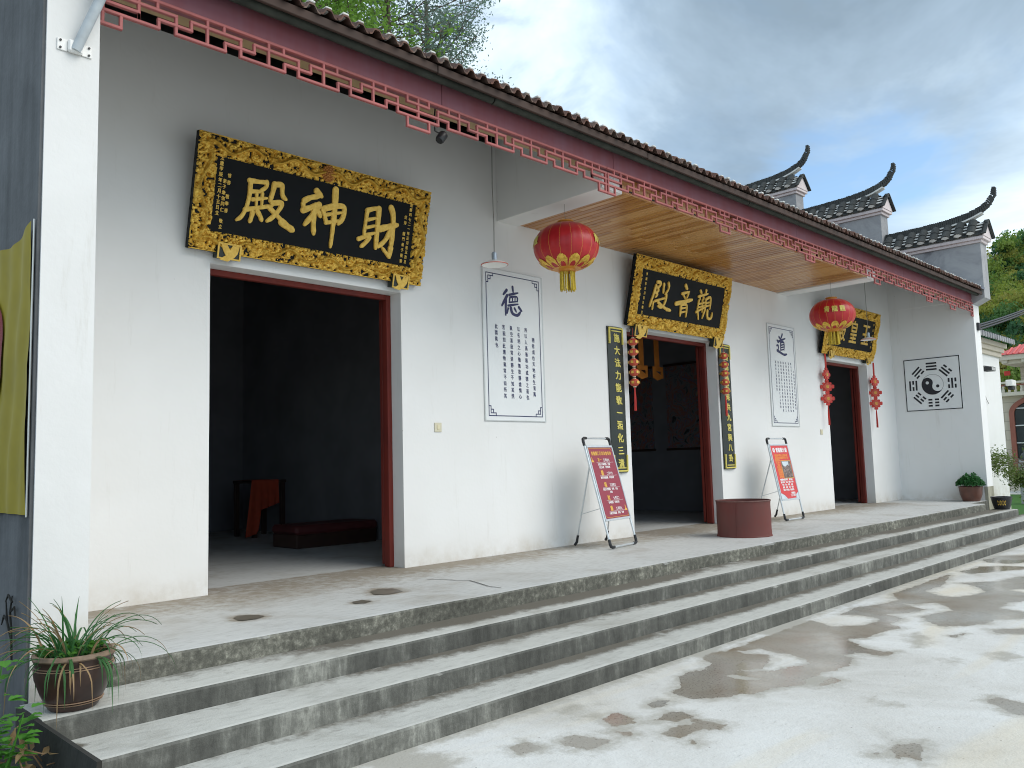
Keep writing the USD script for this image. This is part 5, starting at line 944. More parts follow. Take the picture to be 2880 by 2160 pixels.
# strings of little lanterns at the middle door
def lantern_string(label, x, y, zt):
    t = thing('lantern_string', label, 'lantern string', (x, y, zt), group='lantern strings at the middle door')
    obj('cord', MB().tube([(0, 0, .13), (0, 0, -.62)], .003, 5).mesh(), REDBRIGHT, t)
    for i in range(5):
        z = -.045-.124*i; l = obj('small_lantern', MB().lathe([(.02, z-.046), (.042, z-.036), (.058, z-.016), (.061, z), (.058, z+.016), (.042, z+.036), (.02, z+.046)], 16, rmod=lambda an, zz: 1-.05*np.abs(np.cos(an*4))[None, :]**4*np.ones(len(zz))[:, None]).mesh(), ORANGERED, t, smooth=50)
        obj('gold_cap', MB().lathe([(.001, z+.056), (.018, z+.056), (.022, z+.045), (.001, z+.045)], 12).mesh(), GOLDCAP, l); obj('gold_cap', MB().lathe([(.001, z-.045), (.022, z-.045), (.018, z-.058), (.001, z-.058)], 12).mesh(), GOLDCAP, l)
        q = MB()
        for k in range(6):
            a = k*PI/3+.3; q.obox(rotz(a, (.0615*math.cos(a), .0615*math.sin(a), z)), (.006, .030, .030))
        obj('gilt_spot', q.mesh(), GOLDC, l)
    q = MB(); rr = np.random.default_rng(6)
    for i in range(22):
        a = rr.uniform(0, 6.3); r_ = .014*math.sqrt(rr.uniform(0, 1)); q.tube([(r_*math.cos(a)*.5, r_*math.sin(a)*.5, -.60), (r_*math.cos(a), r_*math.sin(a), -.75), (r_*math.cos(a)*1.1, r_*math.sin(a)*1.1, -.885)], .0028, 4)
    obj('tassel', q.mesh(), REDBRIGHT, t); return t
ls = lantern_string('string of five small red lanterns at the left jamb of the middle door', 3.985, -.10, 2.392)
dup(ls, (6.088, -.10, 2.372), .5, 'string of five small red lanterns in front of the right couplet board', 'lantern strings at the middle door')
# knot charms at the far door
def charm(label, x, y, zt, rz):
    t = thing('knot_charm', label, 'knot charm', (x, y, zt), rz, 'knot charms at the far door')
    obj('cord', MB().tube([(0, 0, 0), (0, 0, -1.02)], .0045, 6).mesh(), REDBRIGHT, t)
    obj('cord_loop', MB().box((-.014, -.006, -.30), (.014, .006, -.02)).mesh(), REDBRIGHT, t)
    for i, z in enumerate((-.37, -.575, -.775)):
        rot = (.75, 0.0, 0.1)[i]; k = xpart('knot', t); c, s = math.cos(rot), math.sin(rot); M_ = frame((0, 0, z), (c, s, 0), (0, 0, 1), (s, -c, 0))
        sq = affinity.rotate(sbox(-.074, -.074, .074, .074), 45, origin=(0, 0)); lob = unary_union([affinity.rotate(affinity.translate(Point(0, 0).buffer(.021), .076*sx_, .037*q_), 45+90*r_, origin=(0, 0)) for sx_ in (1,) for q_ in (-1.6, 0, 1.6) for r_ in range(4)])
        obj('knot_body', MB().poly(sq.union(lob), -.012, .012).move(M_).mesh(), REDBRIGHT, k)
        inn = affinity.rotate(sbox(-.053, -.053, .053, .053), 45, origin=(0, 0)); obj('gilt_centre', MB().poly(inn, .0125, .018).poly(inn, -.018, -.0125).move(M_).mesh(), ORANGERED, k)
        obj('gilt_mark', MB().poly(put('福', 0, 0, .05, bold=.01, px=40), .0182, .021).move(M_).mesh(), GOLDC, k)
    q = MB(); rr = np.random.default_rng(6)
    for i in range(20):
        a = rr.uniform(0, 6.3); r_ = .013*math.sqrt(rr.uniform(0, 1)); q.tube([(r_*math.cos(a)*.4, r_*math.sin(a)*.4, -.90), (r_*math.cos(a), r_*math.sin(a), -1.05), (r_*math.cos(a)*1.2, r_*math.sin(a)*1.2, -1.22)], .003, 4)
    obj('tassel', q.mesh(), REDBRIGHT, t); return t
ch = charm('red knotted charm with three diamonds and a tassel, left of the farthest door', 9.385, -.085, 2.62, -.8)
dup(ch, (11.42, -.085, 2.60), -1.0, 'red knotted charm with three diamonds and a tassel, right of the farthest door', 'knot charms at the far door')

# pendant lamps with white shades
def pendant(label, x, y, z):
    t = thing('pendant_lamp', label, 'lamp', (x, y, z), group='pendant lamps under the eave')
    obj('shade', MB().lathe([(.03, .045), (.05, .04), (.115, .012), (.125, .0), (.120, -.004), (.05, .028), (.02, .034)], 36).mesh(), WHITEM, t, smooth=40)
    obj('shade_rim', MB().lathe([(.1235, -.004), (.128, -.002), (.128, .003), (.1235, .004)], 36).mesh(), ORANGERED, t)
    obj('socket', MB().lathe([(.001, .125), (.018, .122), (.026, .11), (.026, .045), (.001, .045)], 20).mesh(), LAMPCAP, t, smooth=40)
    obj('cord', MB().tube([(0, 0, .12), (.004, 0, .4), (-.004, 0, .75), (.003, 0, 1.1), (0, 0, 4.12-z)], .0042, 6).mesh(), STEEL, t)
    return t
pendant('pendant lamp with flat white shade hanging above the 德 panel', 1.128, -.66, 2.765)
pendant('pendant lamp with flat white shade hanging before the farthest name board', 9.80, -.66, 2.805)

# small fittings
for x, z, lb in ((1.295*.735, 1.742*.735, 'cream light switch on the wall right of the nearest door'), (12.58*.735, 1.752*.735, 'small light switch left of the farthest door')):
    t = thing('light_switch', lb, 'switch', (x, -.0005, z)); M = wallframe(0, 0, 0)
    obj('plate', MB().rbox((-.044, -.044, 0), (.044, .044, .009), .003).move(M).mesh(), SWITCHM, t); obj('rocker', MB().rbox((-.016, -.024, .009), (.016, .024, .013), .003).move(M).mesh(), SWITCHK, t)
t = thing('spot_lamp', 'small black spotlight hanging below the lattice above the nearest board', 'spotlight', (-.143, -1.40, 3.44))
obj('housing', MB().lathe([(.001, -.055), (.03, -.055), (.036, -.04), (.036, .02), (.02, .04), (.001, .042)], 18).move(frame((.02, -.01, -.0), (.8, 0, -.6), (0, 1, 0), (.6, 0, .8))).mesh(), BLACKP, t, smooth=40)
q = MB(); q.bar((-.045, 0, .03), (.02, 0, .02), .012, .006); q.tube([(-.045, 0, .03), (-.05, 0, .10), (-.03, .01, .22)], .006, 6); obj('mount_arm', q.mesh(), BLACKP, t)

# tube on a bracket at the top of the left pillar
t = thing('lamp_arm', 'pale tube lamp arm bolted to the top of the white pillar', 'lamp arm', (-2.775, PF, 3.175))
q = MB(); q.rbox((-.085, -.008, -.032), (-.035, 0, .032), .002); q.rbox((.035, -.008, -.032), (.085, 0, .032), .002); q.rbox((-.036, -.03, -.034), (.036, -.001, .034), .008); obj('bracket', q.mesh(), WHITEM, t)
for sx in (-.07, .07):
    for sz in (-.02, .02): obj('bolt', MB().lathe([(.001, .0), (.006, 0), (.006, .006), (.001, .006)], 8).move(frame((sx, -.009, sz), (1, 0, 0), (0, 0, 1), (0, -1, 0))).mesh(), BLACKP, t)
d_ = np.array([.105, -.07, .30]); obj('tube', MB().tube([(0, -.02, -.02), tuple(d_*.5+(0, -.02, -.01)), tuple(d_+(0, -.02, 0))], .026, 14).mesh(), RUSTPAINT, t, smooth=40)
obj('lamp_head', MB().lathe([(.001, -.04), (.05, -.03), (.055, .05), (.03, .08), (.001, .085)], 16).move(frame(tuple(d_*1.12+(0, -.02, 0)), (.9, 0, -.35), (0, 1, 0), (.35, 0, .9))).mesh(), BLACKP, t, smooth=40)
# ------------------------------------------------------------------ A-frame notice stands on the porch
def notice_stand(label, F1, F2, R1, R2, ytop, poster):
    """front feet F1, F2, rear feet R1, R2 on the porch; the leaning front frame carries the poster"""
    F1, F2, R1, R2 = (np.array([*p, 0.0]) for p in (F1, F2, R1, R2)); o = (F1+F2)/2
    t = thing('notice_stand', label, 'notice stand', o); ex = (F2-F1)/np.linalg.norm(F2-F1); w = np.linalg.norm(F2-F1)
    F1, F2, R1, R2 = F1-o, F2-o, R1-o, R2-o
    back = np.array([-ex[1], ex[0], 0]); top = back*ytop + np.array([0, 0, 1.175]); ev = top/np.linalg.norm(top); H = np.linalg.norm(top); n = np.cross(ex, ev)
    P = lambda u, v, z=0.0: ex*u+ev*v+n*z
    hw = w/2-.012; r_ = .0115
    for s in (-1, 1): obj('front_post', MB().tube([P(s*hw, .05), P(s*hw, H-.05)], r_, 10).mesh(), ALU, t, smooth=50)
    obj('top_rail', MB().tube([P(-hw+.05, H-.012), P(hw-.05, H-.012)], r_*.9, 10).mesh(), ALU, t, smooth=50)
    obj('bottom_rail', MB().tube([P(-hw+.05, .022), P(hw-.05, .022)], r_*.9, 10).mesh(), ALU, t, smooth=50)
    for s in (-1, 1):
        for v, a, b in ((H-.012, -.085, 0.0), (.022, .085, 0.0)):
            m = MB(); m.tube([P(s*(hw-.075), v), P(s*(hw-.03), v), P(s*(hw-.006), v+(a*.12)), P(s*hw, v+a*.4), P(s*hw, v+a)], [.0150, .0165, .0175, .0165, .0150], 10)
            obj('corner_joint', m.mesh(), BLACKP, t, smooth=50)
    J = 0.76
    for s, R_ in ((-1, R1), (1, R2)):
        j = P(s*(hw-.022), J*H*.98, -.012); ft = R_+np.array([0, 0, .03]); e = ft+ (ft-j)/np.linalg.norm(ft-j)*.0
        obj('rear_leg', MB().tube([j, e], .0085, 8).mesh(), ALU, t, smooth=50)
        d = (j-ft)/np.linalg.norm(j-ft); obj('rear_foot', MB().tube([ft+d*.10, ft+d*.02, ft+np.array([0, 0, -.012])+back*.02], [.013, .015, .016], 10).mesh(), BLACKP, t, smooth=50)
        obj('hinge_knob', MB().lathe([(.001, -.012), (.013, -.010), (.013, .010), (.001, .012)], 12).move(frame(j, ex, n, ev)).mesh(), BLACKP, t)
        a = P(s*hw, .36*H); b = j+(ft-j)*.62; obj('side_brace', MB().tube([a, b], .004, 6).mesh(), ALU, t)
    M = frame(P(0, 0, .012), ex, ev, n); v0, v1 = .255*H, .905*H; bw = hw-.012
    obj('backing_sheet', MB().rbox((-bw, v0, -.006), (bw, v1, 0), .001).move(M).mesh(), ALU, t)
    for (a, b) in (((-bw, v1-.004), (bw, v1+.018)), ((-bw, v0-.018), (bw, v0+.004))): obj('clip_rail', MB().rbox((a[0], a[1], -.008), (b[0], b[1], .008), .002).move(M).mesh(), ALU, t)
    for s in (-1, 1): obj('clip_rail', MB().rbox((s*(bw-.003)-.009, v0+.0045, -.0075), (s*(bw-.003)+.009, v1-.0045, .0078), .002).move(M).mesh(), ALU, t)
    poster(t, M, bw-.014, v0+.006, v1-.006); return t
def flats(t, name, M, polys, mt, z=.0035): obj(name, MB().flat(unary_union(polys), z).move(M).mesh(), mt, t)
def line_of(txt, x, y, size, gap=1.02, bold=.02, px=36):
    n = len(txt); return [put(ch, x+(i-(n-1)/2)*size*gap, y, size, .92, px=px, bold=bold) for i, ch in enumerate(txt) if ch != ' ']
def poster_maroon(t, M, hw, v0, v1):
    obj('poster', MB().rbox((-hw, v0, .0002), (hw, v1, .002), .0004).move(M).mesh(), MAROONP, t); h = v1-v0; Y = lambda f: v1-h*f
    fr = [LineString([(-hw+.012, Y(.05)), (-hw+.012, Y(.015)), (hw-.04, Y(.015)), (hw-.012, Y(.05))]).buffer(.0018), LineString([(hw-.012, Y(.93)), (hw-.012, Y(.985)), (-hw+.04, Y(.985)), (-hw+.012, Y(.95))]).buffer(.0018)]
    flats(t, 'gold_frame_print', M, fr, GOLDP)
    flats(t, 'title_print', M, line_of('青龍觀乙巳年法會安排', 0, Y(.085), .044, 1.0, .03), GOLDP)
    g = []; w = []
    rows = [(.175, '初一', '正月初九', ['玉皇大天尊聖誕 祈福', '延生法會 供燈供香']), (.365, '觀音', '二月十九', ['觀音菩薩聖誕 祈福法會']), (.530, '福德', '三月初三', ['眞武大帝聖誕 祈福 法會', '供燈']), (.715, '財神', '七月廿二', ['財神聖誕 祈福法會']), (.865, '壽星', '九月初九', ['斗姆元君聖誕 祈福 法會'])]
    for i, (f, a, b, ls_) in enumerate(rows):
        g += line_of(a[0] if i else a, -.085 if i else -.07, Y(f), .058 if i else .04, 1.1, .035); w += line_of(b, .075, Y(f+.008), .034, 1.0, .03); w.append(sbox(-.15, Y(f+.040)-.0012, hw-.045, Y(f+.040)+.0012))
        for k, s in enumerate(ls_): w += line_of(s, .0, Y(f+.066+.042*k), .0265, 1.0, .035)
    for (x, y) in ((-hw+.035, Y(.17)), (hw-.04, Y(.875))): g.append(unary_union([Polygon([(x-.025, y-.03), (x+.03, y-.03), (x+.018, y-.008), (x+.006, y-.004), (x+.004, y+.03), (x-.006, y+.03), (x-.010, y-.004), (x-.02, y-.01)])]))
    flats(t, 'gold_print', M, g, GOLDP); flats(t, 'white_print', M, w, WHITEP)
def poster_red(t, M, hw, v0, v1):
    h = v1-v0; Y = lambda f: v1-h*f
    # the bottom corners of the paper have curled up
    pol = Polygon([(-hw, v1), (hw, v1), (hw, v0+.085), (hw-.075, v0+.05), (hw-.085, v0+.004), (-hw+.17, v0), (-hw+.10, v0+.055), (-hw, v0+.09)])
    obj('poster', MB().poly(pol, .0004, .002).move(M).mesh(), REDP, t)
    for P_ in ([(-hw, v0), (-hw+.165, v0), (-hw+.10, v0+.05), (-hw, v0+.085)], [(hw, v0), (hw, v0+.08), (hw-.07, v0+.045), (hw-.08, v0)]): flats(t, 'bare_sheet', M, [Polygon(P_)], PALEPRINT, .0022)
    e = [Point(-.175, Y(.085)).buffer(.034).difference(Point(-.170, Y(.085)).buffer(.010))]
    flats(t, 'white_print', M, e+line_of('青龍觀介紹', .045, Y(.085), .066, 1.0, .05)+[p for k, s in enumerate(['青龍觀始建於明代 歷史悠久', '觀內供奉 玉皇 觀音 財神', '常年 香火 興旺 信衆', '雲集 道敎 文化 傳承', '歡迎十方善信 參訪朝拜']) for p in line_of(s, .0, Y(.645+.048*k), .0285, 1.0, .05)]+line_of('青龍觀宣', .11, Y(.90), .030, 1.0, .05)+line_of('二〇二四年', .09, Y(.945), .030, 1.0, .05), WHITEP)
    o = [p for k, s in enumerate(['道敎是中國本土宗敎以道', '爲最高信仰追求長生久視']) for p in line_of(s, .0, Y(.185+.048*k), .034, 1.0, .07)]
    o += [p for k, s in enumerate(['尊道貴德', '天人合一', '貴生', '濟世利人', '淸靜無爲', '道法自然', '慈儉不爭', '和光同塵']) for p in line_of(s, -.135+.004*k, Y(.275+.045*k), .033, 1.0, .07)]
    flats(t, 'orange_print', M, o, ORANGEP)
    px0, px1, py0, py1 = -.045, hw-.025, Y(.615), Y(.295); flats(t, 'photo_border', M, [sbox(px0-.008, py0-.008, px1+.008, py1+.008)], GOLDP, .0030)
    flats(t, 'photo_print', M, [sbox(px0, py0, px1, py1)], PHOTO, .0045); flats(t, 'photo_sky', M, [Polygon([(px0+.02, py1-.008), (px1-.06, py1-.008), (px1-.075, py1-.075), (px1-.1, py1-.055), (px0+.09, py1-.085), (px0+.03, py1-.06)])], PALEPRINT, .0055)
notice_stand('folding aluminium stand with a maroon poster left of the middle door', (2.671, -.682), (3.263, -.583), (2.742, -.154), (3.345, -.095), .305, poster_maroon)
notice_stand('folding aluminium stand with a bright red poster behind the maroon barrel', (6.725, -.552), (7.305, -.556), (6.76, -.09), (7.35, -.09), .225, poster_red)

# ------------------------------------------------------------------ barrel
t = thing('cut_barrel', 'maroon cut-down steel barrel on the porch before the middle door', 'barrel', (4.665, -1.085, 0.0), .3)
R_ = .308; H_ = .412
dent = lambda an, z: 1+.006*np.sin(3*an+1)[None, :]*(z/H_)[:, None]
obj('wall', MB().lathe([(R_-.012, .012), (R_-.003, .004), (R_+.006, .0), (R_+.007, .010), (R_, .020), (R_-.002, .12), (R_+.001, .24), (R_-.002, .36), (R_, H_-.02), (R_+.004, H_-.008), (R_-.006, H_), (R_-.008, H_-.03), (R_-.010, .03)], 64, rmod=dent).mesh(), BARREL, t, smooth=35)
obj('weld_seam', MB().tube([((R_+.002)*math.cos(3.1), (R_+.002)*math.sin(3.1), z_) for z_ in np.linspace(.02, H_-.02, 8)], .0035, 6).mesh(), BARREL, t)
obj('rim', MB().lathe([(R_+.004, H_-.012), (R_+.008, H_-.004), (R_+.004, H_+.003), (R_-.006, H_+.003), (R_-.009, H_-.006)], 64, rmod=dent).mesh(), RUST, t, smooth=40)
obj('ash_bed', MB().lathe([(.001, H_-.10), (.15, H_-.11), (R_-.012, H_-.14)], 32).mesh(), simple('grey_incense_ash', (0.22, 0.20, 0.18), 0.95, var=.3, scale=12), t)

# ------------------------------------------------------------------ potted plants
def strap_blades(t, n, base_r, z0, seed, lmin, lmax, dry=0.16, up=(.15, 1.35)):
    r = np.random.default_rng(seed)
    for i in range(n):
        a = r.uniform(0, 2*PI); rr = base_r*math.sqrt(r.uniform(0, 1)); p = np.array([rr*math.cos(a), rr*math.sin(a), z0]); az = a+r.normal(0, .5); L = r.uniform(lmin, lmax); up_ = r.uniform(*up)
        d = np.array([math.cos(az), math.sin(az), 0]); k = 12; ang = up_; P = [p]
        droop = r.uniform(.10, .24)*(1.25 if up_ < .8 else .8)*(.45 if up[0] > 1 else 1)
        for s in range(k): P.append(P[-1]+(d*math.cos(ang)+np.array([0, 0, math.sin(ang)]))*L/k); ang = max(ang-droop*(1+s*.05), -1.52)
        P = np.array(P); side = np.cross(d, [0, 0, 1.0]); w = np.interp(np.linspace(0, 1, k+1), [0, .15, .6, 1], [.5, 1, .8, .05])*r.uniform(.0036, .0064)
        V = np.vstack([P-side*w[:, None]+[0, 0, .002], P-[0, 0, .001], P+side*w[:, None]+[0, 0, .002]]); m_ = k+1
        isdry = r.uniform() < dry; cut = k if isdry else (k-4 if r.uniform() < .35 else k)
        F = lambda a0, b0: [(q*m_+j, q*m_+j+1, (q+1)*m_+j+1, (q+1)*m_+j) for q in (0, 1) for j in range(a0, b0)]
        B_ = obj('blade', MB().add(V, F(0, cut)).mesh(), DRYBLADE if isdry else BLADE, t, smooth=True)
        if cut < k: obj('dry_tip', MB().add(V, F(cut, k)).mesh(), DRYBLADE, B_, smooth=True)
t = thing('potted_plant', 'brown glazed pot with long drooping strap leaves at the foot of the white pillar', 'potted plant', (-2.842, -1.950, -.1155))
rp_ = [(r0*.89, z0) for r0, z0 in [(.001, .0), (.105, .0), (.115, .008), (.150, .07), (.178, .14), (.183, .18), (.176, .205), (.186, .222), (.190, .236), (.180, .244), (.163, .236), (.160, .20), (.13, .19), (.001, .185)]]
pot = obj('pot', MB().lathe(rp_, 48).mesh(), BROWNGLAZE, t, smooth=45)
obj('rim', MB().lathe([(r0*.89, z0) for r0, z0 in [(.183, .222), (.1935, .232), (.190, .247), (.176, .249), (.162, .240)]], 48).mesh(), POTRIM, pot, smooth=45)
for z_, r_ in ((.030, .1166), (.040, .122), (.185, .1633), (.195, .1606)): obj('band', MB().lathe([(r_-.003, z_-.0025), (r_+.0035, z_), (r_-.003, z_+.0025)], 48).mesh(), MORTARLINE, pot)
obj('soil', MB().lathe([(.001, .213), (.142, .208)], 24).mesh(), SOIL, t)
strap_blades(t, 95, .12, .21, 17, .20, .44); strap_blades(t, 40, .07, .21, 23, .16, .34, .05, up=(1.15, 1.55))
rr = np.random.default_rng(9)
for i in range(46):
    a = rr.uniform(0, 6.3); r_ = rr.uniform(.05, .148); c_ = np.array([r_*math.cos(a), r_*math.sin(a), .225+rr.uniform(0, .055)]); v, f = leafquads(np.repeat(c_[None], 4, 0)+rr.normal(0, .010, (4, 3)), np.array([0, 0, 1.0]), .030, rr, .8)
    obj('clover_leaf', MB().add(v, f).mesh(), CLOVER, t)
t = thing('potted_plant', 'wide red-brown bowl of bushy green herb against the right side wall', 'potted plant', (12.345, -1.30, 0.0))
obj('pot', MB().lathe([(.001, 0), (.135, 0), (.142, .01), (.180, .12), (.194, .235), (.200, .265), (.186, .268), (.178, .245), (.001, .235)], 48).mesh(), REDPOT, t, smooth=45)
rr = np.random.default_rng(19); n = 2200; a = rr.uniform(0, 6.3, n); r_ = .235*np.sqrt(rr.uniform(0, 1, n)); hh = (.24*(1-(r_/.28)**2)+.02)*rr.uniform(.3, 1, n)*(.75+.4*meshkit.noise(np.column_stack([np.cos(a)*r_*16, np.sin(a)*r_*16, np.zeros(n)])))
v, f = leafquads(np.column_stack([r_*np.cos(a), r_*np.sin(a), .25+hh]), np.column_stack([np.cos(a)*r_*2, np.sin(a)*r_*2, np.ones(n)*.8]), rr.uniform(.025, .045, n), rr, .75); obj('foliage', MB().add(v, f).mesh(), MINT, t, kind='stuff')
t = thing('flower_basin', 'black glazed basin with faded gold marks at the right end of the top step', 'planter', (12.03, -1.865, -.1155))
obj('basin', MB().lathe([(.001, 0), (.115, 0), (.12, .01), (.150, .12), (.165, .20), (.172, .215), (.160, .218), (.152, .20), (.001, .19)], 40).mesh(), BLACKPOT, t, smooth=45)
q = MB(); ac = math.atan2(EYE[1]+1.865, EYE[0]-12.03)
for k_ in range(-3, 4):
    for j in range(3):
        a_ = ac+k_*.13; z_ = .085+.03*j; r_ = np.interp(z_, [.01, .12, .2], [.12, .150, .165])+.001; q.obox(rotz(a_, (r_*math.cos(a_), r_*math.sin(a_), z_)), (.004, .011, .019 if (k_+j) % 2 else .008))
obj('gold_mark', q.mesh(), GOLD, t)
def shrub(label, x, y, z, h, n, seed, mt, w):
    t = thing('shrub', label, 'shrub', (x, y, z)); r = np.random.default_rng(seed); B_ = MB(); tips = []
    B_.tube([(0, 0, 0), (-.03, .02, h*.3), (.0, .0, h*.6), (.02, .0, h*.85)], [.035, .030, .02, .010], 7)
    for i in range(26):
        a = r.uniform(0, 6.3); z0 = h*r.uniform(.2, .85); L = w*r.uniform(.45, 1.0)*(1.1-abs(z0/h-.55)); e = np.array([L*math.cos(a), L*math.sin(a), z0+r.uniform(-.05, .30)*h*.6])
        B_.tube([(0, 0, z0), tuple(e*np.array([.5, .5, 1])+[0, 0, .02]), tuple(e)], [.012, .008, .004], 5); tips += [e, e*np.array([.7, .7, 1])]
    obj('stem', B_.mesh(), BARK, t); tips = np.array(tips); c = tips[r.integers(0, len(tips), n)]+r.normal(0, .075*w/.8, (n, 3))
    v, f = leafquads(c, np.array([0, 0, 1.0]), r.uniform(.04, .075, n), r, .5); obj('foliage', MB().add(v, f).mesh(), mt, t, kind='stuff')
shrub('loose olive-leaved shrub with a bent stem right of the black basin', 14.75, -1.72, G, 1.55, 6000, 3, SHRUBL, 1.05)

# weeds in the bed at the left end of the steps
def weed(label, x, y, z0, h, n, seed):
    t = thing('weed_plant', label, 'plant', (x, y, z0)); r = np.random.default_rng(seed)
    for s in range(5):
        a = r.uniform(0, 6.3); top = np.array([.10*math.cos(a), .10*math.sin(a), h*r.uniform(.7, 1.0)]); obj('stem', MB().tube([(0, 0, 0), tuple(top*.5+[.02*math.sin(a), 0, .0]), tuple(top)], [.006, .005, .003], 5).mesh(), WEED, t)
        for i in range(n):
            u = r.uniform(.35, 1.05); p = top*u; az = r.uniform(0, 6.3); L = r.uniform(.035, .062); dv = np.array([math.cos(az), math.sin(az), r.uniform(-.1, .5)]); dv /= np.linalg.norm(dv); sd = np.cross(dv, [0, 0, 1.0]); sd /= np.linalg.norm(sd); nr = np.cross(sd, dv)
            out = [(0, 0), (.18, .30), (.38, .46), (.52, .34), (.70, .40), (.86, .22), (1, 0), (.86, -.22), (.70, -.40), (.52, -.34), (.38, -.46), (.18, -.30)]
            pts = [p+dv*(.03+L*a_)+sd*L*b_+nr*L*(.22*abs(b_)-.25*a_*a_) for a_, b_ in out]; ctr = p+dv*(.03+L*.5)-nr*L*.06
            V = pts+[ctr]; F = [(12, j, (j+1) % 12) for j in range(12)]; obj('leaf', MB().add(V, F).mesh(), WEED, t)
weed('bright green leafy weed at the left edge beside the dark wall, tallest of the clump', -3.235, -2.05, G, .80, 26, 1)
weed('leafy green weed growing just in front of the tall weed at the left edge', -3.225, -2.26, G, .50, 22, 2)
weed('low green weed in the dark bed nearest the bottom left corner', -3.20, -2.52, G, .20, 14, 5)
t = thing('dry_weeds', 'tangle of brown dry stems and leaves hanging beside the end of the steps', 'plant', (-3.10, -2.15, G)); r = np.random.default_rng(31)
for i in range(16):
    a = r.uniform(-.6, .6); p0 = np.array([r.uniform(-.10, .05), r.uniform(-.35, .2), r.uniform(.10, .30)]); e = p0+np.array([r.uniform(-.05, .12), r.uniform(-.2, .2), r.uniform(-.12, .06)]); obj('dry_stem', MB().tube([p0, (p0+e)/2+[0, 0, .03], e], .003, 5).mesh(), TWIG, t)
for i in range(26):
    c_ = np.array([[r.uniform(-.10, .08), r.uniform(-.4, .2), r.uniform(.06, .30)]]); v, f = leafquads(c_, np.array([0, -1.0, .3]), r.uniform(.04, .075), r, .5); obj('dry_leaf', MB().add(v, f).mesh(), DRYBLADE, t)
# dead twig flattened on the grey wall
t = thing('dead_vine', 'withered dark vine twig clinging to the grey outer wall low at the left edge', 'plant', (PX0-.03, -1.35, .0)); r = np.random.default_rng(2)
for P in ([(0, .0, .02), (0, .02, .16), (0, .05, .25), (0, .02, .33)], [(0, .02, .12), (0, .10, .20), (0, .13, .30)], [(0, .05, .25), (0, -.02, .28), (0, -.04, .24)], [(0, .02, .30), (0, .09, .33), (0, .14, .29)], [(0, .1, .2), (0, .16, .22), (0, .2, .17)]): obj('twig', MB().tube(P, [.006]*(len(P)-1)+[.003], 5).mesh(), MOSSY, t)

# ------------------------------------------------------------------ yellow banner on the outer wall
t = thing('cloth_banner', 'yellow cloth banner with a red disc hung on the dark outer wall', 'banner', (PX0-.016, -1.495, .735))
W_, H_ = 1.64, 1.48; nu, nv_ = 70, 40; U_, V_ = np.meshgrid(np.linspace(0, 1, nu), np.linspace(0, 1, nv_), indexing='ij')
sag = -.16*np.sin(np.clip(U_*3.2, 0, 3.14))*V_**3*(.6+.4*np.cos(U_*7)); off = .006+.004*np.sin(U_*19+V_*2.0)*(V_*.6+.3)+.006*np.sin(U_*45+V_*6)+.018*meshkit.fbm(np.stack([U_*5, V_*5, 0*U_], -1), 3)
def cl(u, v, extra=0.0):
    i = np.clip(u*(nu-1), 0, nu-1.001); j = np.clip(v*(nv_-1), 0, nv_-1.001); a = i.astype(int); b = j.astype(int); fi, fj = i-a, j-b
    S = lambda A: A[a, b]*(1-fi)*(1-fj)+A[a+1, b]*fi*(1-fj)+A[a, b+1]*(1-fi)*fj+A[a+1, b+1]*fi*fj
    return np.column_stack([-S(off)-extra, u*W_, v*H_+S(sag)])
gv = cl(U_.ravel(), V_.ravel()); F = [(i*nv_+j, i*nv_+j+1, (i+1)*nv_+j+1, (i+1)*nv_+j) for i in range(nu-1) for j in range(nv_-1)]
obj('cloth', MB().add(gv, F).mesh(), BANNERY, t, smooth=True)
obj('pole', MB().tube([(-.006, -.004, -.01), (-.006, -.002, H_+.01)], .005, 6).mesh(), PANELEDGE, t)
def on_cloth(poly, ex):
    q = MB()
    for g in getattr(poly, 'geoms', [poly]):
        v, f = trimesh.creation.triangulate_polygon(g.segmentize(.03), engine='triangle') if False else trimesh.creation.triangulate_polygon(g.segmentize(.05), engine='earcut'); v3 = np.column_stack([v, np.zeros(len(v))])
        v3, f = trimesh.remesh.subdivide_to_size(v3, f, .05); q.add(cl(v3[:, 0]/W_, v3[:, 1]/H_, ex), f)
    return q.mesh()
disc = Point(.865, .885).buffer(.42, 40); chg = affinity.scale(affinity.translate(affinity.scale(glyph('道'), .62, .62, origin=(0, 0)), .865, .885), -1, 1, origin=(.865, 0)).buffer(.014)
obj('red_disc', on_cloth(disc, .010), BANNERR, t, smooth=True); obj('character', on_cloth(chg, .018), BANNERY, t, smooth=True)

# ------------------------------------------------------------------ inside the rooms
t = thing('altar_table', 'table under an orange-red cloth in the dark room behind the nearest door', 'table', (1.52, 4.75, 0.0))
obj('table_top', MB().rbox((-.14, -.30, .74), (.36, .30, .78), .004).mesh(), DARKWOOD, t)
for x in (-.10, .32):
    for y in (-.26, .26): obj('leg', MB().rbox((x-.03, y-.03, 0), (x+.03, y+.03, .739), .004).mesh(), DARKWOOD, t)
n = 30; u = np.linspace(0, 1, n); xx = -.17+.40*u; dr = np.where(u < .30, -.02+.06*np.cos(u*30), 0.42+.02*np.sin(u*20)); dr = np.interp(u, [0, .26, .38, 1], [.02, .06, .38, .46])
V = np.vstack([np.column_stack([xx, np.full(n, .31), np.full(n, .786)]), np.column_stack([xx, np.full(n, -.315), np.full(n, .786)]), np.column_stack([xx-.10*(1-u)**4, -.33-.012*np.sin(u*26), dr])]); F = [(k*n+i, k*n+i+1, (k+1)*n+i+1, (k+1)*n+i) for k in (0, 1) for i in range(n-1)]
obj('cloth', MB().add(V, F).mesh(), CLOTHRED, t)
t = thing('kneeling_bench', 'long low dark red kneeling bench on the floor behind the nearest door', 'bench', (.90, 2.50, 0))
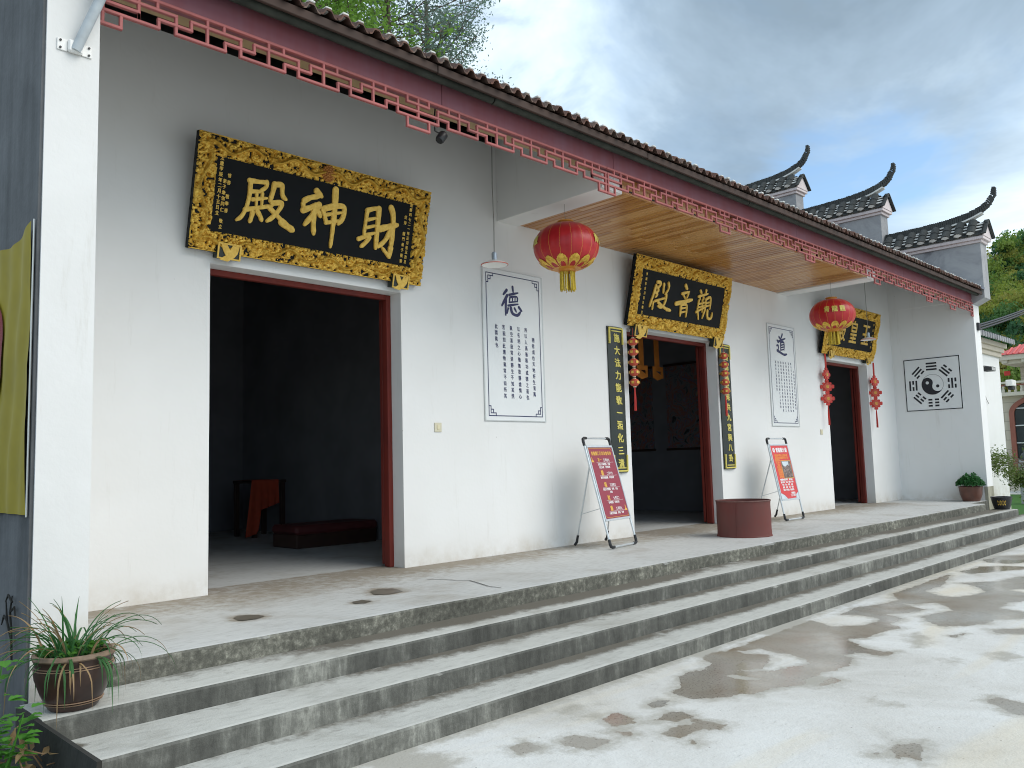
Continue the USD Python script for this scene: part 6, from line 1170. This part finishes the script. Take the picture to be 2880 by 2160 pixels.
obj('base', MB().rbox((0, 0, 0), (1.12, .55, .16), .01).mesh(), DARKWOOD, t); obj('cushion', MB().rbox((-.015, -.015, .1605), (1.135, .565, .265), .03).mesh(), KNEELER, t)
t = thing('kneeling_bench', 'low dark red kneeling bench on the floor behind the middle door', 'bench', (5.55, 2.2, 0))
obj('base', MB().rbox((0, 0, 0), (1.15, .5, .15), .01).mesh(), DARKWOOD, t); obj('cushion', MB().rbox((-.015, -.015, .1505), (1.165, .515, .25), .03).mesh(), KNEELER, t)
for i, (x, y, lb) in enumerate(((5.93, 1.2, 'orange silk streamer with a pointed end hanging left inside the middle door'), (6.33, 1.2, 'orange silk streamer with a pointed end hanging right inside the middle door'))):
    t = thing('silk_streamer', lb, 'streamer', (x, y, 2.25)); obj('band', MB().poly(Polygon([(-.06, .05), (.06, .05), (.06, 2.30), (-.06, 2.30)]), 0, .01).move(wallframe(0, 0, 0)).mesh(), ORANGEDRAPE, t)
    obj('pointed_end', MB().poly(Polygon([(-.13, .07), (.13, .07), (.13, -.10), (-.02, -.14), (-.13, -.10)]).difference(Polygon([(-.06, .0), (.08, .0), (.08, -.06)])), 0, .012).move(wallframe(0, -.012, 0)).mesh(), ORANGEDRAPE, t)
for ya, yb_, lb in ((2.62, 3.62, 'dark painted mural of robed figures deeper inside the middle door'), (1.42, 2.32, 'dark painted mural of robed figures nearer the front inside the middle door')):
    t = thing('wall_mural', lb, 'mural', (8.198, ya, 1.10)); obj('painting', MB().rbox((-.02, 0, 0), (0, yb_-ya, 1.45), .003).mesh(), MURAL, t)
    obj('frame', MB().rbox((-.03, -.03, -.04), (-.001, yb_-ya+.03, -.0005), .003).rbox((-.03, -.03, 1.4505), (-.001, yb_-ya+.03, 1.49), .003).mesh(), DARKWOOD, t)

# ------------------------------------------------------------------ beyond the right end
t = thing('white_outbuilding', 'white walled outbuilding with a black tiled cornice beyond the right gable', 'building', (13.2, -.8, G))
obj('wall', MB().box((0, 0, 0), (3.60, 4.0, 3.42)).mesh(), PLASTER, t)
for i, (z, o) in enumerate(((3.421, .05), (3.521, .10), (3.621, .15))): obj('cornice', MB().rbox((-.1, -o, z), (3.60+o, 4.0, z+.0995), .006).mesh(), CREAMTRIM, t)
for i in range(22):
    x = .05+.172*i; z = 3.73
    V = []; a_ = np.linspace(-1.3, 1.3, 7)
    for yy, zz in ((-.30, 0.0), (.35, .30)):
        for th in (0, .015):
            for q_ in a_: V.append((x+.075*math.sin(q_), yy, z+zz+.07*math.cos(q_)+th))
    F = [(r_, r_+1, 14+r_+1, 14+r_) for r_ in list(range(6))+list(range(7, 13))]+[(r_, r_+1, r_+8, r_+7) for r_ in range(6)]
    obj('cover_tile', MB().add(V, F).mesh(), DARKTILE, t); obj('tile_end', MB().lathe([(.001, 0), (.062, 0), (.062, .02), (.001, .02)], 10).move(frame((x, -.30, z+.012), (1, 0, 0), (0, 0, 1), (0, -1, 0))).mesh(), GABLEGREY, t)
obj('tile_bed', MB().add([(-.1, -.29, 3.722), (3.75, -.29, 3.722), (3.75, .4, 4.02), (-.1, .4, 4.02), (-.1, -.29, 3.75), (3.75, -.29, 3.75), (3.75, .4, 4.05), (-.1, .4, 4.05)], [(0, 3, 2, 1), (4, 5, 6, 7), (0, 1, 5, 4), (1, 2, 6, 5), (2, 3, 7, 6), (3, 0, 4, 7)]).mesh(), DARKTILE, t)
obj('ridge', MB().rbox((-.1, .33, 4.06), (2.0, .47, 4.24), .01).mesh(), DARKTILE, t)
t = thing('flood_lamp', 'black flood lamp on a short arm high on the white outbuilding', 'lamp', (15.35, -.8, 2.62))
obj('arm', MB().tube([(.0, 0, .02), (-.10, -.10, .06), (.42, -.12, .07)], .012, 6).mesh(), BLACKP, t); obj('housing', MB().rbox((-.26, -.28, -.06), (.06, -.10, .03), .01).mesh(), BLACKP, t); obj('glass', MB().rbox((-.22, -.283, -.05), (.02, -.2805, .015), .001).mesh(), PANELEDGE, t); obj('cord', MB().tube([(.05, -.01, -.05), (.07, -.02, -.4), (.18, -.02, -.62), (.34, -.02, -.72)], .006, 5).mesh(), STEEL, t)
t = thing('security_camera', 'white security camera on an arm at the corner of the white outbuilding', 'camera', (16.86, -.85, 2.35)); obj('arm', MB().tube([(-.06, .0, -.02), (.12, -.05, -.02)], .012, 6).mesh(), BLACKP, t); obj('body', MB().rbox((.02, -.16, -.02), (.34, -.02, .12), .015).mesh(), WHITEM, t); obj('hood', MB().rbox((.10, -.14, -.10), (.30, -.04, -.021), .01).mesh(), BLACKP, t)
t = thing('power_cable', 'bundle of black cables running from the right gable out of the picture', 'cable', (12.78, -1.52, 3.19))
for i, (dy, dz) in enumerate(((0, 0), (.02, .015), (.006, -.022))):
    e = np.array([11.5, .9, 2.2]); P = [np.array([0, dy, dz])+e*u+np.array([0, dy*.4, dz*1.2-.25*u*(1-u)]) for u in np.linspace(0, 1, 18)]; obj('strand', MB().tube(P, .018, 6).mesh(), CABLE, t)
obj('anchor', MB().rbox((-.05, -.03, -.06), (.06, .02, .08), .008).mesh(), BLACKP, t)

# far house
HX = 26.0; t = thing('cream_house', 'cream stone house with a red roof, balcony and arched window at the right edge', 'house', (HX, 0, G)); z_ = lambda z: z-G
Y0, Y1 = -7.0, 1.53
obj('ground_floor_wall', MB().box((0, Y0, 0), (9, Y1, z_(2.60))).mesh(), CREAM, t); obj('upper_wall', MB().box((1.1, Y0, z_(2.601)), (9, 1.20, z_(3.72))).mesh(), CREAM, t)
obj('balcony_slab', MB().rbox((-.25, Y0, z_(2.602)), (1.099, Y1+.05, z_(2.72)), .01).mesh(), CREAMTRIM, t)
obj('balcony_rail', MB().rbox((-.20, Y0, z_(3.00)), (-.05, Y1, z_(3.07)), .01).mesh(), CREAMTRIM, t); obj('balcony_band', MB().rbox((-.16, Y0, z_(2.93)), (-.09, Y1, z_(2.975)), .005).mesh(), ARCHRED, t)
for i in range(26): obj('baluster', MB().lathe([(.001, 0), (.04, 0), (.045, .06), (.028, .13), (.04, .20), (.001, .21)], 8, c=(-.125, Y1-.1-.17*i, z_(2.721))).mesh(), CREAMTRIM, t)
obj('eave', MB().rbox((-.45, Y0, z_(3.74)), (9, 1.53, z_(3.90)), .01).rbox((-.30, Y0, z_(3.62)), (1.09, 1.35, z_(3.739)), .01).mesh(), CREAMTRIM, t)
for i in range(9): obj('eave_bracket', MB().rbox((-.40, 1.2-.55*i, z_(3.64)), (-.301, 1.35-.55*i, z_(3.738)), .005).mesh(), CREAMTRIM, t)
rf = obj('roof', MB().add([(-.5, Y0, z_(3.905)), (-.5, 1.58, z_(3.905)), (4.0, -1.2, z_(5.6)), (4.0, Y0, z_(5.6)), (9, 1.58, z_(3.905)), (9, -1.2, z_(5.6))], [(0, 2, 1), (0, 3, 2), (1, 2, 5), (1, 5, 4)]).mesh(), REDROOF, t)
for i in range(30):
    y = 1.5-.17*i; yy = y; top_x = -.5+4.5*min(1, (1.58-y)/2.78); zt_ = 3.905+1.695*min(1, (1.58-y)/2.78); obj('roof_roll', MB().tube([(-.5, y, z_(3.92)), (top_x, y, z_(zt_+.015))], .03, 6).mesh(), REDROOF, rf)
arch = [(1.34, .0)]; yc, rw = .1, 1.24
ar = Polygon([(yc-rw, -.0), (yc-rw, 2.05)]+[(yc-rw*math.cos(a), 2.05+.62*math.sin(a)) for a in np.linspace(0, PI, 20)]+[(yc+rw, 2.05), (yc+rw, 0)]); ai = ar.buffer(-.14).intersection(sbox(-9, 0, 9, 9)); MA = frame((-.001, 0, z_(.0)), (0, -1, 0), (0, 0, 1), (-1, 0, 0))
fl = lambda P: affinity.scale(P, -1, 1, origin=(0, 0))
aw = obj('arched_window', MB().poly(fl(ar.difference(ai)), 0, .10).move(MA).mesh(), ARCHRED, t); obj('pane', MB().poly(fl(ai), 0, .02).move(MA).mesh(), DARKGLASS, aw)
for k in range(1, 5): obj('glazing_bar', MB().rbox((-.06, -1.0, z_(.55*k)-.02), (-.022, 1.2, z_(.55*k)+.02), .004).mesh(), PANELEDGE, aw)
for y in (.55, -.3): obj('glazing_bar', MB().rbox((-.06, y-.02, z_(.05)), (-.0225, y+.02, z_(2.5)), .004).mesh(), PANELEDGE, aw)
obj('flag', MB().rbox((.3, 1.30, z_(3.30)), (.34, 1.48, z_(3.45)), .01).mesh(), REDFLAG, t)
t = thing('stone_bollard', 'grey stone post with a small carved lion behind the shrub', 'stone post', (19.2, -.62, G)); obj('post', MB().rbox((-.16, -.16, 0), (.16, .16, 1.05), .02).mesh(), GABLEGREY, t)
s = MB(); 
for (c_, r_) in (((0, 0, 1.15), .13), ((-.04, -.04, 1.28), .09), ((.06, .03, 1.12), .10), ((-.07, -.07, 1.26), .05)): k_ = trimesh.creation.icosphere(2, r_); k_.apply_translation(c_); s.tm(k_)
obj('carved_lion', s.mesh(), simple('dark_carved_stone', (.08, .085, .085), .8, var=.3), t, smooth=True)

# ------------------------------------------------------------------ trees behind the roof
def tree(label, x, y, z, h, cr, n, seed, lm, leaf, name='tree', dens=1.0, nb=26, u0=.30):
    t = thing(name, label, 'tree', (x, y, z)); r = np.random.default_rng(seed); B_ = MB(); tips = []
    lean = r.normal(0, .010*h, 2); T_ = lambda u: np.array([lean[0]*u*u, lean[1]*u*u, h*u*.95])
    B_.tube([T_(u) for u in np.linspace(0, 1, 8)], np.linspace(.022*h, .004*h, 8), 8)
    for i in range(nb):
        u = r.uniform(u0, .99); p = T_(u); a = r.uniform(0, 6.3); L = cr*(1.15-abs(u-(u0+.25))*1.2)*r.uniform(.55, 1.05); e = p+np.array([math.cos(a)*L, math.sin(a)*L, L*r.uniform(.15, .75)]); m_ = (p+e)/2+[0, 0, -.06*L]
        B_.tube([p, m_, e], [.006*h*(1-u*.75), .0035*h*(1-u*.75), .0008*h], 5)
        for k in range(4):
            q = m_*(1-k/3)+e*(k/3); d2 = r.normal(0, 1, 3); d2[2] = abs(d2[2])*.5; d2 /= np.linalg.norm(d2); e2 = q+d2*L*.35; B_.tube([q, e2], [.0011*h, .0005*h], 4); tips += [e2, (q+e2)/2]
        tips.append(e)
    obj('trunk', B_.mesh(), BARK, t); tips = np.array(tips); tips = tips[r.uniform(size=len(tips)) < .86]
    c = tips[r.integers(0, len(tips), n)]; sp = cr*.10; c = c+r.normal(0, 1, (n, 3))*sp*np.array([1, 1, .75])
    v, f = leafquads(c, np.array([0, 0, .8]), leaf*r.uniform(.7, 1.3, n), r, .5); obj('crown', MB().add(v, f).mesh(), lm, t)
tree('yellow-green bushy tree rising behind the roof at the upper left', 7.0, 13.2, 2.0, 14.6, 3.2, 22000, 5, TREEY, .14, nb=60, u0=.55)
tree('thin grey-green tree behind the roof, left of the airy pair', 11.0, 14.0, 2.0, 15.9, 2.0, 13000, 8, TREEG, .10, nb=60, u0=.62)
tree('thin grey-green tree behind the roof with its top against the sky, farther right', 12.9, 14.3, 2.0, 15.2, 2.0, 15000, 9, TREEG, .10, nb=64, u0=.60)
tree('low bright green tree behind the roof between the airy trees', 11.3, 13.2, 2.0, 11.7, 1.0, 5000, 14, TREEY, .11, nb=30, u0=.65)
tree('small tree just showing between the two lower gable crests', 42.0, 8.5, 0, 12.6, 1.6, 1500, 15, TREEG, .26, nb=14)

# ------------------------------------------------------------------ wooded hill
def hill_z(x, y):
    az = np.degrees(np.arctan2(x-EYE[0], y-EYE[1])); d = np.hypot(x-EYE[0], y-EYE[1])
    crest_ = np.interp(az, [20, 45, 60, 70, 76, 78, 84, 92, 105], [12, 10, 9.0, 10.2, 10.4, 11.4, 13.5, 14, 9]); h = 95*np.tan(np.radians(crest_))
    return G-.6+h*np.clip((d-44)/60, 0, 1)**.92+1.6*(meshkit.fbm(np.stack([x*.06, y*.06, 0*x], -1), 3, 4)-.5)*np.clip((d-44)/20, 0, 1)
az = np.radians(np.linspace(18, 108, 90)); ds = np.linspace(40, 150, 40); A_, D_ = np.meshgrid(az, ds, indexing='ij'); hx = EYE[0]+np.sin(A_)*D_; hy = EYE[1]+np.cos(A_)*D_; hz = hill_z(hx, hy)
F = [(i*40+j, (i+1)*40+j, (i+1)*40+j+1, i*40+j+1) for i in range(89) for j in range(39)]; obj('hill', MB().add(np.column_stack([hx.ravel(), hy.ravel(), hz.ravel()]), F).mesh(), HILLM, kind='structure', label='wooded hillside behind the house')
pi = UsdGeom.PointInstancer.Define(stage, '/World/forest'); tag(pi.GetPrim(), 'dense green wood covering the hillside', 'forest', kind='stuff')
UsdGeom.Scope.Define(stage, '/World/forest/crowns'); protos = []
for k in range(4):
    r = np.random.default_rng(50+k); C_ = []; N_ = []
    for j in range(17+k):
        o = r.normal(0, .62, 3)*[1, 1, .75]; o[2] = abs(o[2])+.1; rad = r.uniform(.16, .42); m_ = 170; d_ = r.normal(size=(m_, 3)); d_ /= np.linalg.norm(d_, axis=1, keepdims=True); d_[:, 2] = np.abs(d_[:, 2])*.95-.1; C_.append(o+d_*rad*r.uniform(.55, 1.25, (m_, 1))); N_.append(d_)
    v, f = leafquads(np.vstack(C_), np.vstack(N_), .11, r, .75); p = '/World/forest/crowns/crown_%03d' % k if k else '/World/forest/crowns/crown'; usdkit.mesh(stage, p, (v, f), FORESTL); protos.append(p)
r = np.random.default_rng(77); n = 5200; a_ = np.radians(r.uniform(62, 96, n)); d_ = 46+88*r.uniform(0, 1, n)**.8; X_ = EYE[0]+np.sin(a_)*d_; Y_ = EYE[1]+np.cos(a_)*d_; keep = ~((X_ > 24) & (X_ < 37) & (Y_ < 4)); X_, Y_ = X_[keep], Y_[keep]; n = len(X_); sc = r.uniform(.9, 2.1, n)*(1+.35*(d_[keep] > 95)); Z_ = hill_z(X_, Y_)+sc*.5
pi.CreatePrototypesRel().SetTargets([Sdf.Path(p) for p in protos]); pi.CreateProtoIndicesAttr(Vt.IntArray([int(q) for q in r.integers(0, 4, n)])); pi.CreatePositionsAttr(Vt.Vec3fArray([Gf.Vec3f(float(a), float(b), float(c)) for a, b, c in zip(X_, Y_, Z_)]))
pi.CreateScalesAttr(Vt.Vec3fArray([Gf.Vec3f(float(s), float(s), float(s*q)) for s, q in zip(sc, r.uniform(.9, 1.35, n))])); pi.CreateOrientationsAttr(Vt.QuathArray([Gf.Quath(float(math.cos(q/2)), 0, 0, float(math.sin(q/2))) for q in r.uniform(0, 6.28, n)]))
